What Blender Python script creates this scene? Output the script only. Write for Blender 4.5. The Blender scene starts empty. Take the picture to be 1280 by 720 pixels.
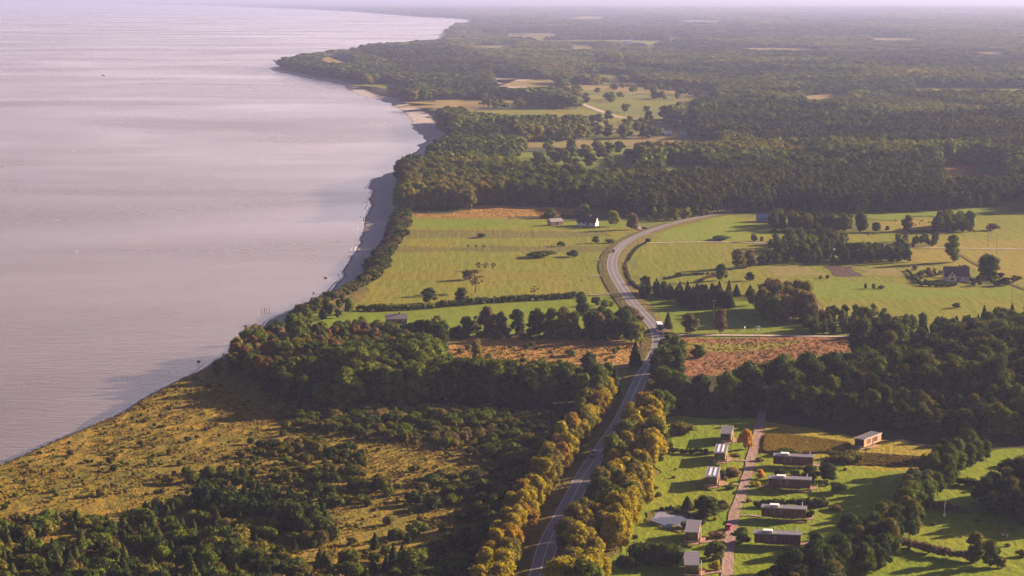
import bpy, bmesh, math, random
import numpy as np
from mathutils import Vector, Matrix
R = math.radians
rng = np.random.default_rng(7)
random.seed(7)
sc = bpy.context.scene
COL = sc.collection

# ------------------------------------------------------------------ camera maths
F = 2490.0
H = 160.0
PITCH = math.atan(366 / F)
cp, sp = math.cos(PITCH), math.sin(PITCH)
SEA = -6.0

def G(px, py, z=0.0):
    px = np.asarray(px, float); py = np.asarray(py, float)
    dx = (px - 640) / F; dy = -(py - 360) / F
    ry = cp + dy * sp; rz = -sp + dy * cp
    t = (z - H) / rz
    return np.stack([dx * t, ry * t], -1)

def P(x, y, z=0.0):
    x = np.asarray(x, float); y = np.asarray(y, float)
    zc = y * cp - (z - H) * sp
    yu = y * sp + (z - H) * cp
    return 640 + F * x / zc, 360 - F * yu / zc

def ppm(py):                      # photograph pixels per metre at a row
    return (py + 6) * cp / H

def inpoly(px, py, poly):
    px = np.asarray(px, float); py = np.asarray(py, float)
    poly = np.asarray(poly, float)
    res = np.zeros(px.shape, bool)
    m = (px >= poly[:, 0].min()) & (px <= poly[:, 0].max()) & (py >= poly[:, 1].min()) & (py <= poly[:, 1].max())
    if not m.any(): return res
    qx, qy = px[m], py[m]; r = np.zeros(qx.shape, bool)
    n = len(poly)
    for i in range(n):
        x1, y1 = poly[i]; x2, y2 = poly[(i + 1) % n]
        if y1 == y2: continue
        c = (y1 > qy) != (y2 > qy)
        r ^= c & (qx < (x2 - x1) * (qy - y1) / (y2 - y1) + x1)
    res[m] = r
    return res

def vnoise(x, y, scale, seed=0):
    x = np.asarray(x, float) / scale + seed * 17.3; y = np.asarray(y, float) / scale + seed * 5.7
    xi = np.floor(x); yi = np.floor(y); fx = x - xi; fy = y - yi
    fx = fx * fx * (3 - 2 * fx); fy = fy * fy * (3 - 2 * fy)
    def h(a, b):
        v = np.sin(a * 127.1 + b * 311.7 + seed * 74.7) * 43758.5453
        return v - np.floor(v)
    return (h(xi, yi) * (1 - fx) + h(xi + 1, yi) * fx) * (1 - fy) + (h(xi, yi + 1) * (1 - fx) + h(xi + 1, yi + 1) * fx) * fy

def catmull(pts, step):
    pts = np.asarray(pts, float)
    q = np.vstack([2 * pts[0] - pts[1], pts, 2 * pts[-1] - pts[-2]])
    out = []
    for i in range(1, len(q) - 2):
        p0, p1, p2, p3 = q[i - 1], q[i], q[i + 1], q[i + 2]
        n = max(2, int(np.linalg.norm(p2 - p1) / step))
        for k in range(n):
            t = k / n
            out.append(0.5 * (2 * p1 + (p2 - p0) * t + (2 * p0 - 5 * p1 + 4 * p2 - p3) * t * t + (-p0 + 3 * p1 - 3 * p2 + p3) * t ** 3))
    out.append(pts[-1])
    return np.array(out)

# ------------------------------------------------------------------ materials
def new_mat(name):
    m = bpy.data.materials.new(name); m.use_nodes = True
    nt = m.node_tree; nt.nodes.clear()
    out = nt.nodes.new('ShaderNodeOutputMaterial')
    return m, nt, out

def N(nt, t, **kw):
    n = nt.nodes.new(t)
    for k, v in kw.items():
        if k.startswith('i_'):
            key = k[2:]
            key = int(key) if key.isdigit() else key.replace('_', ' ')
            n.inputs[key].default_value = v
        else: setattr(n, k, v)
    return n

def rgba(c): return (c[0], c[1], c[2], 1.0)

def mixc(nt, fac, a, b, mode='MIX'):
    n = nt.nodes.new('ShaderNodeMix'); n.data_type = 'RGBA'; n.blend_type = mode
    for sock, v in ((n.inputs[0], fac), (n.inputs[6], a), (n.inputs[7], b)):
        if hasattr(v, 'is_linked') or isinstance(v, bpy.types.NodeSocket): nt.links.new(v, sock)
        elif isinstance(v, (int, float)): sock.default_value = v
        else: sock.default_value = rgba(v)
    return n.outputs[2]

def ramp(nt, sock, a, b, lo=0.0, hi=1.0):
    n = nt.nodes.new('ShaderNodeMapRange'); n.inputs[1].default_value = a; n.inputs[2].default_value = b
    n.inputs[3].default_value = lo; n.inputs[4].default_value = hi
    nt.links.new(sock, n.inputs[0]); return n.outputs[0]

def noise(nt, vec, scale, detail=3, rough=0.55, dist=0.0):
    n = N(nt, 'ShaderNodeTexNoise'); n.inputs['Scale'].default_value = scale
    n.inputs['Detail'].default_value = detail; n.inputs['Roughness'].default_value = rough
    n.inputs['Distortion'].default_value = dist
    nt.links.new(vec, n.inputs['Vector']); return n.outputs[0]

def mapped(nt, vec, rot=0, scale=(1, 1, 1)):
    n = N(nt, 'ShaderNodeMapping'); n.inputs['Rotation'].default_value = (0, 0, rot); n.inputs['Scale'].default_value = scale
    nt.links.new(vec, n.inputs['Vector']); return n.outputs[0]

def ground_layers(nt, c1, c2, c3, small=0.5, big=0.02, stripe=None, rot=0.0, bump=0.6, stretch=3.0, contrast=(0.35, 0.65)):
    pos = N(nt, 'ShaderNodeNewGeometry').outputs['Position']
    mv = mapped(nt, pos, rot, (1, 1 / stretch, 1))
    nb = noise(nt, mv, big, 5, 0.6)
    ns = noise(nt, mv, small, 4, 0.65)
    col = mixc(nt, ramp(nt, nb, *contrast), c1, c2)
    col = mixc(nt, ramp(nt, ns, 0.42, 0.72), col, c3)
    if stripe:
        w = N(nt, 'ShaderNodeTexWave'); w.inputs['Scale'].default_value = stripe[0]; w.inputs['Distortion'].default_value = 1.5
        w.inputs['Detail'].default_value = 2; w.inputs['Detail Scale'].default_value = 0.3
        nt.links.new(mapped(nt, pos, stripe[1]), w.inputs['Vector'])
        col = mixc(nt, ramp(nt, w.outputs['Fac'], 0.0, 1.0, 0.0, stripe[2]), col, c3)
    b = N(nt, 'ShaderNodeBump'); b.inputs['Strength'].default_value = bump; b.inputs['Distance'].default_value = 1.0
    nh = noise(nt, mv, small * 1.3, 4, 0.7)
    nt.links.new(nh, b.inputs['Height'])
    return col, b.outputs[0], pos

def ground_mat(name, *a, **kw):
    m, nt, out = new_mat(name)
    col, nrm, _ = ground_layers(nt, *a, **kw)
    d = N(nt, 'ShaderNodeBsdfPrincipled'); d.inputs['Roughness'].default_value = 1.0; d.inputs['Specular IOR Level'].default_value = 0.05
    nt.links.new(col, d.inputs['Base Color']); nt.links.new(nrm, d.inputs['Normal'])
    nt.links.new(d.outputs[0], out.inputs[0]); return m

def plain_mat(name, c, rough=0.6, metal=0.0, spec=0.4, var=0.12, scale=2.0):
    m, nt, out = new_mat(name)
    tc = N(nt, 'ShaderNodeTexCoord').outputs['Object']
    n = noise(nt, tc, scale, 4)
    col = mixc(nt, ramp(nt, n, 0.3, 0.7), [x * (1 - var) for x in c], [min(1, x * (1 + var)) for x in c])
    d = N(nt, 'ShaderNodeBsdfPrincipled'); d.inputs['Roughness'].default_value = rough; d.inputs['Metallic'].default_value = metal
    d.inputs['Specular IOR Level'].default_value = spec
    nt.links.new(col, d.inputs['Base Color']); nt.links.new(d.outputs[0], out.inputs[0]); return m

def board_mat(name, c, scale=7.0, axis=2):
    m, nt, out = new_mat(name)
    tc = N(nt, 'ShaderNodeTexCoord').outputs['Object']
    sv = [0.4, 0.4, 0.4]; sv[axis] = scale
    n = noise(nt, mapped(nt, tc, 0, tuple(sv)), 1.0, 3)
    col = mixc(nt, ramp(nt, n, 0.3, 0.7), [x * 0.62 for x in c], [x * 1.25 for x in c])
    d = N(nt, 'ShaderNodeBsdfPrincipled'); d.inputs['Roughness'].default_value = 0.8; d.inputs['Specular IOR Level'].default_value = 0.2
    nt.links.new(col, d.inputs['Base Color']); nt.links.new(d.outputs[0], out.inputs[0]); return m

def leaf_mat(name, a, b, c, trans=0.25, patch=0.012):
    """leaf colours a..b per tree, c in patches of the stand"""
    m, nt, out = new_mat(name)
    oi = N(nt, 'ShaderNodeObjectInfo')
    n1 = noise(nt, oi.outputs['Location'], patch, 2)
    col = mixc(nt, oi.outputs['Random'], a, b)
    col = mixc(nt, ramp(nt, n1, 0.45, 0.7, 0, 0.75), col, c)
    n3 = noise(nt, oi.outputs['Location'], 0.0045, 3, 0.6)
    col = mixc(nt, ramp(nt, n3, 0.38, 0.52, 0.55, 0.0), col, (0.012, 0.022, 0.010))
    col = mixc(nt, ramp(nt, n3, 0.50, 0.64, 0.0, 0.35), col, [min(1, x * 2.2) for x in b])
    tc = N(nt, 'ShaderNodeNewGeometry').outputs['Position']
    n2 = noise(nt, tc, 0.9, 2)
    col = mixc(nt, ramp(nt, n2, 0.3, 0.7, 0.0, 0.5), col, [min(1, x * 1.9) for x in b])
    d = N(nt, 'ShaderNodeBsdfDiffuse'); t = N(nt, 'ShaderNodeBsdfTranslucent'); mx = N(nt, 'ShaderNodeMixShader'); mx.inputs[0].default_value = trans
    nt.links.new(col, d.inputs[0]); nt.links.new(col, t.inputs[0])
    nt.links.new(d.outputs[0], mx.inputs[1]); nt.links.new(t.outputs[0], mx.inputs[2]); nt.links.new(mx.outputs[0], out.inputs[0])
    return m

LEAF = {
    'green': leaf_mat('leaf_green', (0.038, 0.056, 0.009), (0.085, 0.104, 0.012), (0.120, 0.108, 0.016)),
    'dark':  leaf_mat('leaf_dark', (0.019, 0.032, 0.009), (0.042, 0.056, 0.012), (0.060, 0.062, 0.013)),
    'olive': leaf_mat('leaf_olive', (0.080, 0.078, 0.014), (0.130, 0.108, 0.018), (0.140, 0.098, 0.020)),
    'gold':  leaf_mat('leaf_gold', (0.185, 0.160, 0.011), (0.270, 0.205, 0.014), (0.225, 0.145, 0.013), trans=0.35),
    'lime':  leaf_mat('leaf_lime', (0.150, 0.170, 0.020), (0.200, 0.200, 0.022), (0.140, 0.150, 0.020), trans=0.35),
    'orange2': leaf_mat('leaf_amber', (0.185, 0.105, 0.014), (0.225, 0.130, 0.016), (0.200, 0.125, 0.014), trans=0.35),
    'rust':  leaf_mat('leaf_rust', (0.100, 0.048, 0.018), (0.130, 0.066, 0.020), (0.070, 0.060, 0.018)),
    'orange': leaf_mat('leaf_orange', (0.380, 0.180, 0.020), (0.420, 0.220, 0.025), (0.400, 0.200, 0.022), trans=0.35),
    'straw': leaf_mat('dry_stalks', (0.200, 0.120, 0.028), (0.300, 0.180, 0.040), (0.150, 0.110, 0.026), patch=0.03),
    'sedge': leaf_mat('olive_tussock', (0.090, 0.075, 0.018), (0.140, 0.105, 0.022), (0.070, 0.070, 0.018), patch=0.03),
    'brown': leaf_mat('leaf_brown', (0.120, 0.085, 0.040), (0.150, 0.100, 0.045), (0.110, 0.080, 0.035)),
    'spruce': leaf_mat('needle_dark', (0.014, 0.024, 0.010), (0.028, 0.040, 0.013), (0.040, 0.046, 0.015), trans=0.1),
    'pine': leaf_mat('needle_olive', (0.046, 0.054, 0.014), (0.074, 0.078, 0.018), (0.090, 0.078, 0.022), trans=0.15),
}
BARK = plain_mat('bark', (0.06, 0.047, 0.036), 0.95, spec=0.1)
BIRCH = plain_mat('pale_bark', (0.26, 0.24, 0.21), 0.9, spec=0.1)

# ------------------------------------------------------------------ object helpers
def tag(o, label=None, cat=None, group=None, kind=None):
    if label: o['label'] = label
    if cat: o['category'] = cat
    if group: o['group'] = group
    if kind: o['kind'] = kind
    return o

def mesh_np(name, verts, faces_flat, nper, mats, mat_idx=None, smooth=None):
    me = bpy.data.meshes.new(name)
    verts = np.ascontiguousarray(verts, np.float32)
    me.vertices.add(len(verts)); me.vertices.foreach_set('co', verts.ravel())
    faces_flat = np.asarray(faces_flat, np.int32).ravel(); nper = np.asarray(nper, np.int32)
    me.loops.add(len(faces_flat)); me.loops.foreach_set('vertex_index', faces_flat)
    me.polygons.add(len(nper))
    st = np.zeros(len(nper), np.int32); st[1:] = np.cumsum(nper)[:-1]
    me.polygons.foreach_set('loop_start', st); me.polygons.foreach_set('loop_total', nper)
    for m in mats: me.materials.append(m)
    if mat_idx is not None: me.polygons.foreach_set('material_index', np.asarray(mat_idx, np.int32))
    if smooth is not None: me.polygons.foreach_set('use_smooth', np.broadcast_to(smooth, len(nper)).astype(bool).copy())
    me.update(calc_edges=True); me.validate(); return me

def link(name, me, parent=None, loc=None):
    o = bpy.data.objects.new(name, me); COL.objects.link(o)
    if parent: o.parent = parent
    if loc is not None: o.location = loc
    return o

def empty(name, loc, rz=0.0):
    o = bpy.data.objects.new(name, None); COL.objects.link(o); o.location = loc; o.rotation_euler = (0, 0, rz)
    o.empty_display_size = 0.5
    return o

class MB:
    def __init__(s): s.bm = bmesh.new()
    def box(s, x0, x1, y0, y1, z0, z1, bevel=0.0):
        r = bmesh.ops.create_cube(s.bm, size=1.0)
        for v in r['verts']:
            v.co = Vector(((x0 + x1) / 2 + v.co.x * (x1 - x0), (y0 + y1) / 2 + v.co.y * (y1 - y0), (z0 + z1) / 2 + v.co.z * (z1 - z0)))
        if bevel:
            es = list({e for v in r['verts'] for e in v.link_edges})
            bmesh.ops.bevel(s.bm, geom=es, offset=bevel, segments=1, affect='EDGES')
        return s
    def cyl(s, p0, p1, r0, r1=None, seg=10):
        p0, p1 = Vector(p0), Vector(p1); d = p1 - p0
        M = Matrix.Translation((p0 + p1) / 2) @ d.to_track_quat('Z', 'Y').to_matrix().to_4x4()
        bmesh.ops.create_cone(s.bm, cap_ends=True, segments=seg, radius1=r0, radius2=r0 if r1 is None else r1, depth=d.length, matrix=M)
        return s
    def poly(s, vs, fs):
        v = [s.bm.verts.new(p) for p in vs]
        for f in fs: s.bm.faces.new([v[i] for i in f])
        return s
    def ext(s, outline, axis_vec, both=None):
        """closed prism from an outline swept along a vector"""
        a = [s.bm.verts.new(p) for p in outline]; b = [s.bm.verts.new(Vector(p) + Vector(axis_vec)) for p in outline]
        s.bm.faces.new(a[::-1]); s.bm.faces.new(b); n = len(a)
        for i in range(n): s.bm.faces.new((a[i], a[(i + 1) % n], b[(i + 1) % n], b[i]))
        return s
    def build(s, name, mat, parent=None, smooth=False):
        bmesh.ops.recalc_face_normals(s.bm, faces=s.bm.faces[:])
        me = bpy.data.meshes.new(name); s.bm.to_mesh(me); s.bm.free(); me.materials.append(mat)
        if smooth:
            for p in me.polygons: p.use_smooth = True
        return link(name, me, parent)

# ------------------------------------------------------------------ coast and terrain
coast_px = [(-330, 705), (-200, 662), (-90, 622), (0, 588), (60, 562), (100, 545), (150, 520), (200, 490), (240, 467), (265, 454), (287, 440), (325, 410), (352, 392),
            (390, 378), (415, 364), (425, 352), (432, 335), (447, 315), (450, 297), (457, 277), (461, 257), (464, 243), (462, 230), (475, 220), (497, 212), (505, 199),
            (521, 188), (532, 174), (518, 161), (511, 144), (498, 134), (481, 127), (448, 118), (431, 107), (404, 101), (370, 94.5), (337, 87),
            (352, 80), (380, 73), (420, 68), (481, 62.5), (538, 59.5), (548, 50), (552, 40), (569, 32.5), (595, 28.5), (579, 24), (521, 21), (454, 15.5), (387, 11.5), (320, 9.5), (250, 6.5), (120, 4.0), (-100, 3.0)]
cw = G([p[0] for p in coast_px], [p[1] for p in coast_px], SEA)
# densify with a little irregularity, in metres
pts = []
for i in range(len(cw) - 1):
    a, b = cw[i], cw[i + 1]; dist = (a[1] + b[1]) / 2
    n = max(1, min(14, int(np.linalg.norm(b - a) / max(6, dist * 0.006))))
    for k in range(n): pts.append(a + (b - a) * k / n)
pts.append(cw[-1]); pts = np.array(pts)
amp = np.clip(pts[:, 1] * 0.0022, 1.0, 25)
pts[1:-1, 0] += ((vnoise(pts[1:-1, 1], pts[1:-1, 0], 23, 3) - .5) * 2 * amp[1:-1])
coast = pts
land_poly = np.vstack([coast, [(-400000, coast[-1][1] * 1.0), (-400000, 500000), (400000, 500000), (400000, -3000), (coast[0][0], -3000)]])

def shore_dist(x, y):
    x = np.asarray(x, float).ravel(); y = np.asarray(y, float).ravel()
    d2 = np.full(x.shape, 1e18)
    for i in range(len(coast) - 1):
        ax, ay = coast[i]; bx, by = coast[i + 1]
        vx, vy = bx - ax, by - ay; L = vx * vx + vy * vy + 1e-9
        t = np.clip(((x - ax) * vx + (y - ay) * vy) / L, 0, 1)
        dd = (x - ax - t * vx) ** 2 + (y - ay - t * vy) ** 2
        np.minimum(d2, dd, out=d2)
    ins = inpoly(x, y, land_poly)
    return np.where(ins, 1, -1) * np.sqrt(d2)

def beach_w(y):
    return np.interp(y, [0, 800, 900, 1000, 1200, 1500, 1900, 2500, 3200, 4500, 9000], [3, 3.5, 5, 10, 13, 19, 24, 30, 24, 20, 30])
def bluff_w(y):
    return np.interp(y, [0, 800, 1000, 1500, 4000], [5, 5, 9, 12, 20])

def land_z(sd, y, x=0):
    bw = beach_w(y) * (0.8 + 0.4 * vnoise(y, y * 0, 37, 5)); fw = bluff_w(y)
    t = np.clip((sd - bw) / fw, 0, 1); t = t * t * (3 - 2 * t)
    beach = SEA + np.clip(sd, -40, None) * 0.06
    beach = np.minimum(beach, SEA + 1.3)
    return np.where(sd < bw, beach, SEA + np.minimum(bw * 0.06, 1.3) + t * (-SEA - np.minimum(bw * 0.06, 1.3)))

nr, nc = 760, 620
ys = np.exp(np.linspace(math.log(230), math.log(125000), nr))
us = np.linspace(-0.62, 0.62, nc)
YY, UU = np.meshgrid(ys, us, indexing='ij'); XX = UU * YY
sd = shore_dist(XX, YY).reshape(XX.shape)
ZZ = land_z(sd, YY)
V = np.stack([XX, YY, ZZ], -1).reshape(-1, 3)
idx = np.arange(nr * nc).reshape(nr, nc)
quads = np.stack([idx[:-1, :-1], idx[:-1, 1:], idx[1:, 1:], idx[1:, :-1]], -1).reshape(-1, 4)

gm, nt, out = new_mat('land_ground')
col, nrm, pos = ground_layers(nt, (0.225, 0.145, 0.014), (0.130, 0.100, 0.012), (0.370, 0.200, 0.022), small=0.16, big=0.018, rot=R(-20), bump=0.9, stretch=1.6)
# rough green-brown turf mixes in
nbig = noise(nt, pos, 0.006, 4, 0.6)
nstr = noise(nt, mapped(nt, pos, R(24), (0.30, 0.035, 1)), 1.0, 4, 0.65)
col = mixc(nt, ramp(nt, nstr, 0.48, 0.66, 0, 0.65), col, (0.062, 0.068, 0.012))
col = mixc(nt, ramp(nt, nbig, 0.42, 0.62, 0, 0.6), col, (0.150, 0.122, 0.014))
nfin = noise(nt, pos, 0.7, 5, 0.75)
col = mixc(nt, ramp(nt, nfin, 0.50, 0.64, 0, 0.6), col, (0.045, 0.040, 0.010))
sepp = N(nt, 'ShaderNodeSeparateXYZ'); nt.links.new(pos, sepp.inputs[0])
farm = ramp(nt, sepp.outputs['Y'], 870, 1300)
col = mixc(nt, farm, col, (0.050, 0.052, 0.020))
col = mixc(nt, ramp(nt, sepp.outputs['X'], 45, 75), col, mixc(nt, ramp(nt, nfin, 0.4, 0.62), (0.130, 0.148, 0.012), (0.105, 0.105, 0.014)))
att = N(nt, 'ShaderNodeAttribute'); att.attribute_name = 'shore'
att2 = N(nt, 'ShaderNodeAttribute'); att2.attribute_name = 'shore_rel'
nsand = noise(nt, pos, 0.35, 5, 0.7)
sand = mixc(nt, ramp(nt, nsand, 0.3, 0.7), (0.36, 0.29, 0.275), (0.52, 0.43, 0.40))
# wrack line and wet sand near the water
nw = N(nt, 'ShaderNodeMath', operation='ADD'); nt.links.new(att.outputs['Fac'], nw.inputs[0])
nn = noise(nt, pos, 0.12, 4, 0.7); mm = N(nt, 'ShaderNodeMath', operation='MULTIPLY'); mm.inputs[1].default_value = 5.0; nt.links.new(nn, mm.inputs[0]); nt.links.new(mm.outputs[0], nw.inputs[1])
sand = mixc(nt, ramp(nt, nw.outputs[0], 2.5, 4.8, 1, 0), sand, (0.10, 0.070, 0.072))
rel = N(nt, 'ShaderNodeMath', operation='ADD'); nt.links.new(att2.outputs['Fac'], rel.inputs[0])
nr2 = noise(nt, pos, 0.25, 3, 0.7); m3 = N(nt, 'ShaderNodeMath', operation='MULTIPLY_ADD'); m3.inputs[1].default_value = 0.5; m3.inputs[2].default_value = -0.25
nt.links.new(nr2, m3.inputs[0]); nt.links.new(m3.outputs[0], rel.inputs[1])
slope = mixc(nt, ramp(nt, nsand, 0.35, 0.65), (0.040, 0.040, 0.018), (0.130, 0.085, 0.040))
col = mixc(nt, ramp(nt, rel.outputs[0], 1.75, 2.1, 1, 0), col, slope)
col = mixc(nt, ramp(nt, rel.outputs[0], 0.95, 1.1, 1, 0), col, sand)
d = N(nt, 'ShaderNodeBsdfPrincipled'); d.inputs['Roughness'].default_value = 0.95; d.inputs['Specular IOR Level'].default_value = 0.1
nt.links.new(col, d.inputs['Base Color']); nt.links.new(nrm, d.inputs['Normal']); nt.links.new(d.outputs[0], out.inputs[0])
me = mesh_np('ground', V, quads, np.full(len(quads), 4), [gm], smooth=True)
a = me.attributes.new('shore', 'FLOAT', 'POINT'); a.data.foreach_set('value', np.clip(sd, -500, 500).ravel().astype(np.float32))
bwg = beach_w(YY) * (0.8 + 0.4 * vnoise(YY, YY * 0, 37, 5)); fwg = bluff_w(YY)
relv = np.where(sd < bwg, sd / bwg, 1 + (sd - bwg) / fwg)
a = me.attributes.new('shore_rel', 'FLOAT', 'POINT'); a.data.foreach_set('value', np.clip(relv, -5, 5).ravel().astype(np.float32))
tag(link('ground', me), kind='structure')

# sea
wm, nt, out = new_mat('sea_water')
pos = N(nt, 'ShaderNodeNewGeometry').outputs['Position']
wv = mapped(nt, pos, R(-12), (1.0, 0.45, 1))
patch = noise(nt, mapped(nt, pos, R(8), (0.45, 0.8, 1)), 0.0035, 8, 0.62, 0.5)
patch2 = noise(nt, mapped(nt, pos, R(-15), (1, 0.7, 1)), 0.0006, 4, 0.55, 0.4)
rip = noise(nt, mapped(nt, pos, R(-14), (0.35, 1.0, 1)), 0.22, 6, 0.72)
b = N(nt, 'ShaderNodeBump'); b.inputs['Strength'].default_value = 0.38; b.inputs['Distance'].default_value = 0.9
nt.links.new(rip, b.inputs['Height'])
wcol = mixc(nt, ramp(nt, patch, 0.3, 0.75), (0.092, 0.064, 0.054), (0.122, 0.088, 0.078))
wcol = mixc(nt, ramp(nt, patch2, 0.40, 0.60, 0, 0.4), wcol, (0.055, 0.040, 0.042))
d = N(nt, 'ShaderNodeBsdfPrincipled'); d.inputs['IOR'].default_value = 1.33
nt.links.new(ramp(nt, patch, 0.35, 0.7, 0.30, 0.20), d.inputs['Roughness'])
nt.links.new(wcol, d.inputs['Base Color']); nt.links.new(b.outputs[0], d.inputs['Normal']); nt.links.new(d.outputs[0], out.inputs[0])
me = bpy.data.meshes.new('sea')
me.from_pydata([(-78000, 150, SEA), (30000, 150, SEA), (30000, 125000, SEA), (-78000, 125000, SEA)], [], [(0, 1, 2, 3)]); me.materials.append(wm)
tag(link('sea', me), kind='structure')

M_foam = plain_mat('surf_foam', (0.80, 0.72, 0.72), 0.7)
cs = catmull(coast[:170], 3.0)
cs = cs[cs[:, 1] < 3200]
tt = np.gradient(cs, axis=0); tt /= np.linalg.norm(tt, axis=1)[:, None] + 1e-9; nn_ = np.stack([-tt[:, 1], tt[:, 0]], -1)
arc = np.arange(len(cs)) * 3.0
def surf(off, wmax, seed, cut):
    ww = np.clip((vnoise(arc, arc * 0, 30, seed) * .6 + vnoise(arc, arc * 0, 9, seed + 1) * .4 - cut) * 3, 0, 1) * wmax
    wob = off + (vnoise(arc, arc * 0, 45, seed + 2) - .5) * 2.2
    A = cs + nn_ * (wob)[:, None]; B = cs + nn_ * (wob + ww)[:, None]; n = len(cs)
    V = np.zeros((2 * n, 3)); V[:n, :2] = A; V[n:, :2] = B; V[:, 2] = SEA + .05 + seed * .004
    i = np.arange(n - 1); m = (ww[:-1] > .02) | (ww[1:] > .02); i = i[m]
    q = np.stack([i, i + 1, n + i + 1, n + i], -1)
    me = mesh_np('surf_foam', V, q, np.full(len(q), 4), [M_foam])
    tag(link('surf_foam', me), kind='stuff')
surf(0.4, 1.1, 3, .38); surf(3.2, .7, 7, .52)

# ------------------------------------------------------------------ ground sheets
layer = [0]
sheets = []
def sheet(name, poly, mat, z=None, rough=True, kind='structure', keep=False):
    poly = [tuple(p) for p in poly]
    w = G([p[0] for p in poly], [p[1] for p in poly])
    out = []
    n = len(w)
    for i in range(n):
        a, b = w[i], w[(i + 1) % n]
        L = np.linalg.norm(b - a); dist = (a[1] + b[1]) / 2
        k = max(1, min(60, int(L / (dist * 0.003 + 1))))
        nv = np.array([-(b - a)[1], (b - a)[0]]) / (L + 1e-9)
        for j in range(k):
            p = a + (b - a) * j / k
            if rough and j: p = p + nv * (float(vnoise(p[0], p[1], dist * 0.012 + 3, 2)) - 0.5) * (dist * (0.034 if name == 'clearing' else (0.005 if 'ploughed' in name or 'patch' in name else 0.010)))
            out.append(p)
    layer[0] += 1
    zz = 0.05 + layer[0] * 0.006 if z is None else z
    me = bpy.data.meshes.new(name)
    me.from_pydata([(p[0], p[1], 0) for p in out], [], [tuple(range(len(out)))])
    me.materials.append(mat)
    o = link(name, me, None, (0, 0, zz)); tag(o, kind=kind)
    if me.polygons[0].normal.z < 0: me.flip_normals()
    return o

M_meadow = ground_mat('meadow_grass', (0.155, 0.168, 0.010), (0.225, 0.178, 0.015), (0.115, 0.122, 0.010), small=0.25, big=0.02, stripe=(0.035, R(80), 0.5), rot=R(84), bump=0.5, stretch=6, contrast=(0.40, 0.60))
M_lawn = ground_mat('lawn_grass', (0.150, 0.192, 0.010), (0.205, 0.210, 0.012), (0.098, 0.145, 0.008), small=0.35, big=0.03, rot=R(70), bump=0.5, stretch=2)
M_green = ground_mat('green_grass', (0.128, 0.182, 0.010), (0.175, 0.185, 0.012), (0.105, 0.135, 0.010), small=0.2, big=0.015, stripe=(0.05, R(85), 0.3), rot=R(80), bump=0.3, stretch=3)
M_dull = ground_mat('dull_meadow', (0.120, 0.105, 0.020), (0.150, 0.115, 0.026), (0.095, 0.095, 0.018), small=0.25, big=0.02, rot=R(84), bump=0.6, stretch=6)
M_ochre = ground_mat('ochre_meadow', (0.205, 0.165, 0.018), (0.240, 0.165, 0.024), (0.150, 0.130, 0.015), small=0.25, big=0.016, rot=R(82), bump=0.5, stretch=7)
M_straw = ground_mat('straw_meadow', (0.165, 0.150, 0.014), (0.205, 0.155, 0.018), (0.120, 0.120, 0.013), small=0.25, big=0.016, rot=R(82), bump=0.5, stretch=7)
M_orange = ground_mat('dry_grass', (0.360, 0.180, 0.045), (0.290, 0.155, 0.040), (0.180, 0.105, 0.030), small=0.22, big=0.02, rot=R(80), bump=1.0, stretch=2)
M_far = ground_mat('far_dry_field', (0.270, 0.175, 0.060), (0.215, 0.165, 0.045), (0.170, 0.130, 0.035), small=0.05, big=0.008, rot=R(80), bump=0.3, stretch=2)
M_red = ground_mat('russet_grass', (0.300, 0.115, 0.052), (0.230, 0.110, 0.040), (0.110, 0.060, 0.030), small=0.25, big=0.018, rot=R(75), bump=0.9, stretch=3)
M_corn = ground_mat('golden_field', (0.330, 0.240, 0.030), (0.260, 0.200, 0.026), (0.180, 0.145, 0.020), small=0.5, big=0.05, rot=R(60), bump=1.4, stretch=1.3)
M_soil = ground_mat('ploughed_soil', (0.105, 0.062, 0.048), (0.085, 0.050, 0.040), (0.065, 0.040, 0.034), small=0.4, big=0.03, stripe=(0.3, R(20), 0.6), bump=0.8)
M_tan = ground_mat('stubble', (0.230, 0.165, 0.060), (0.190, 0.150, 0.045), (0.160, 0.130, 0.040), small=0.3, big=0.02, bump=0.4)
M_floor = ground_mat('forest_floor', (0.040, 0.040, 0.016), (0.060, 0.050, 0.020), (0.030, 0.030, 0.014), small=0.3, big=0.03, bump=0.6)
M_gravel = ground_mat('gravel_track', (0.290, 0.185, 0.155), (0.340, 0.225, 0.190), (0.200, 0.135, 0.105), small=0.9, big=0.08, bump=0.4)
M_sandy = ground_mat('sandy_track', (0.42, 0.33, 0.28), (0.46, 0.37, 0.31), (0.35, 0.27, 0.23), small=0.5, big=0.05, bump=0.2)
M_verge = ground_mat('verge_grass', (0.115, 0.105, 0.022), (0.160, 0.115, 0.028), (0.085, 0.065, 0.022), small=0.4, big=0.04, bump=0.9)

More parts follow.
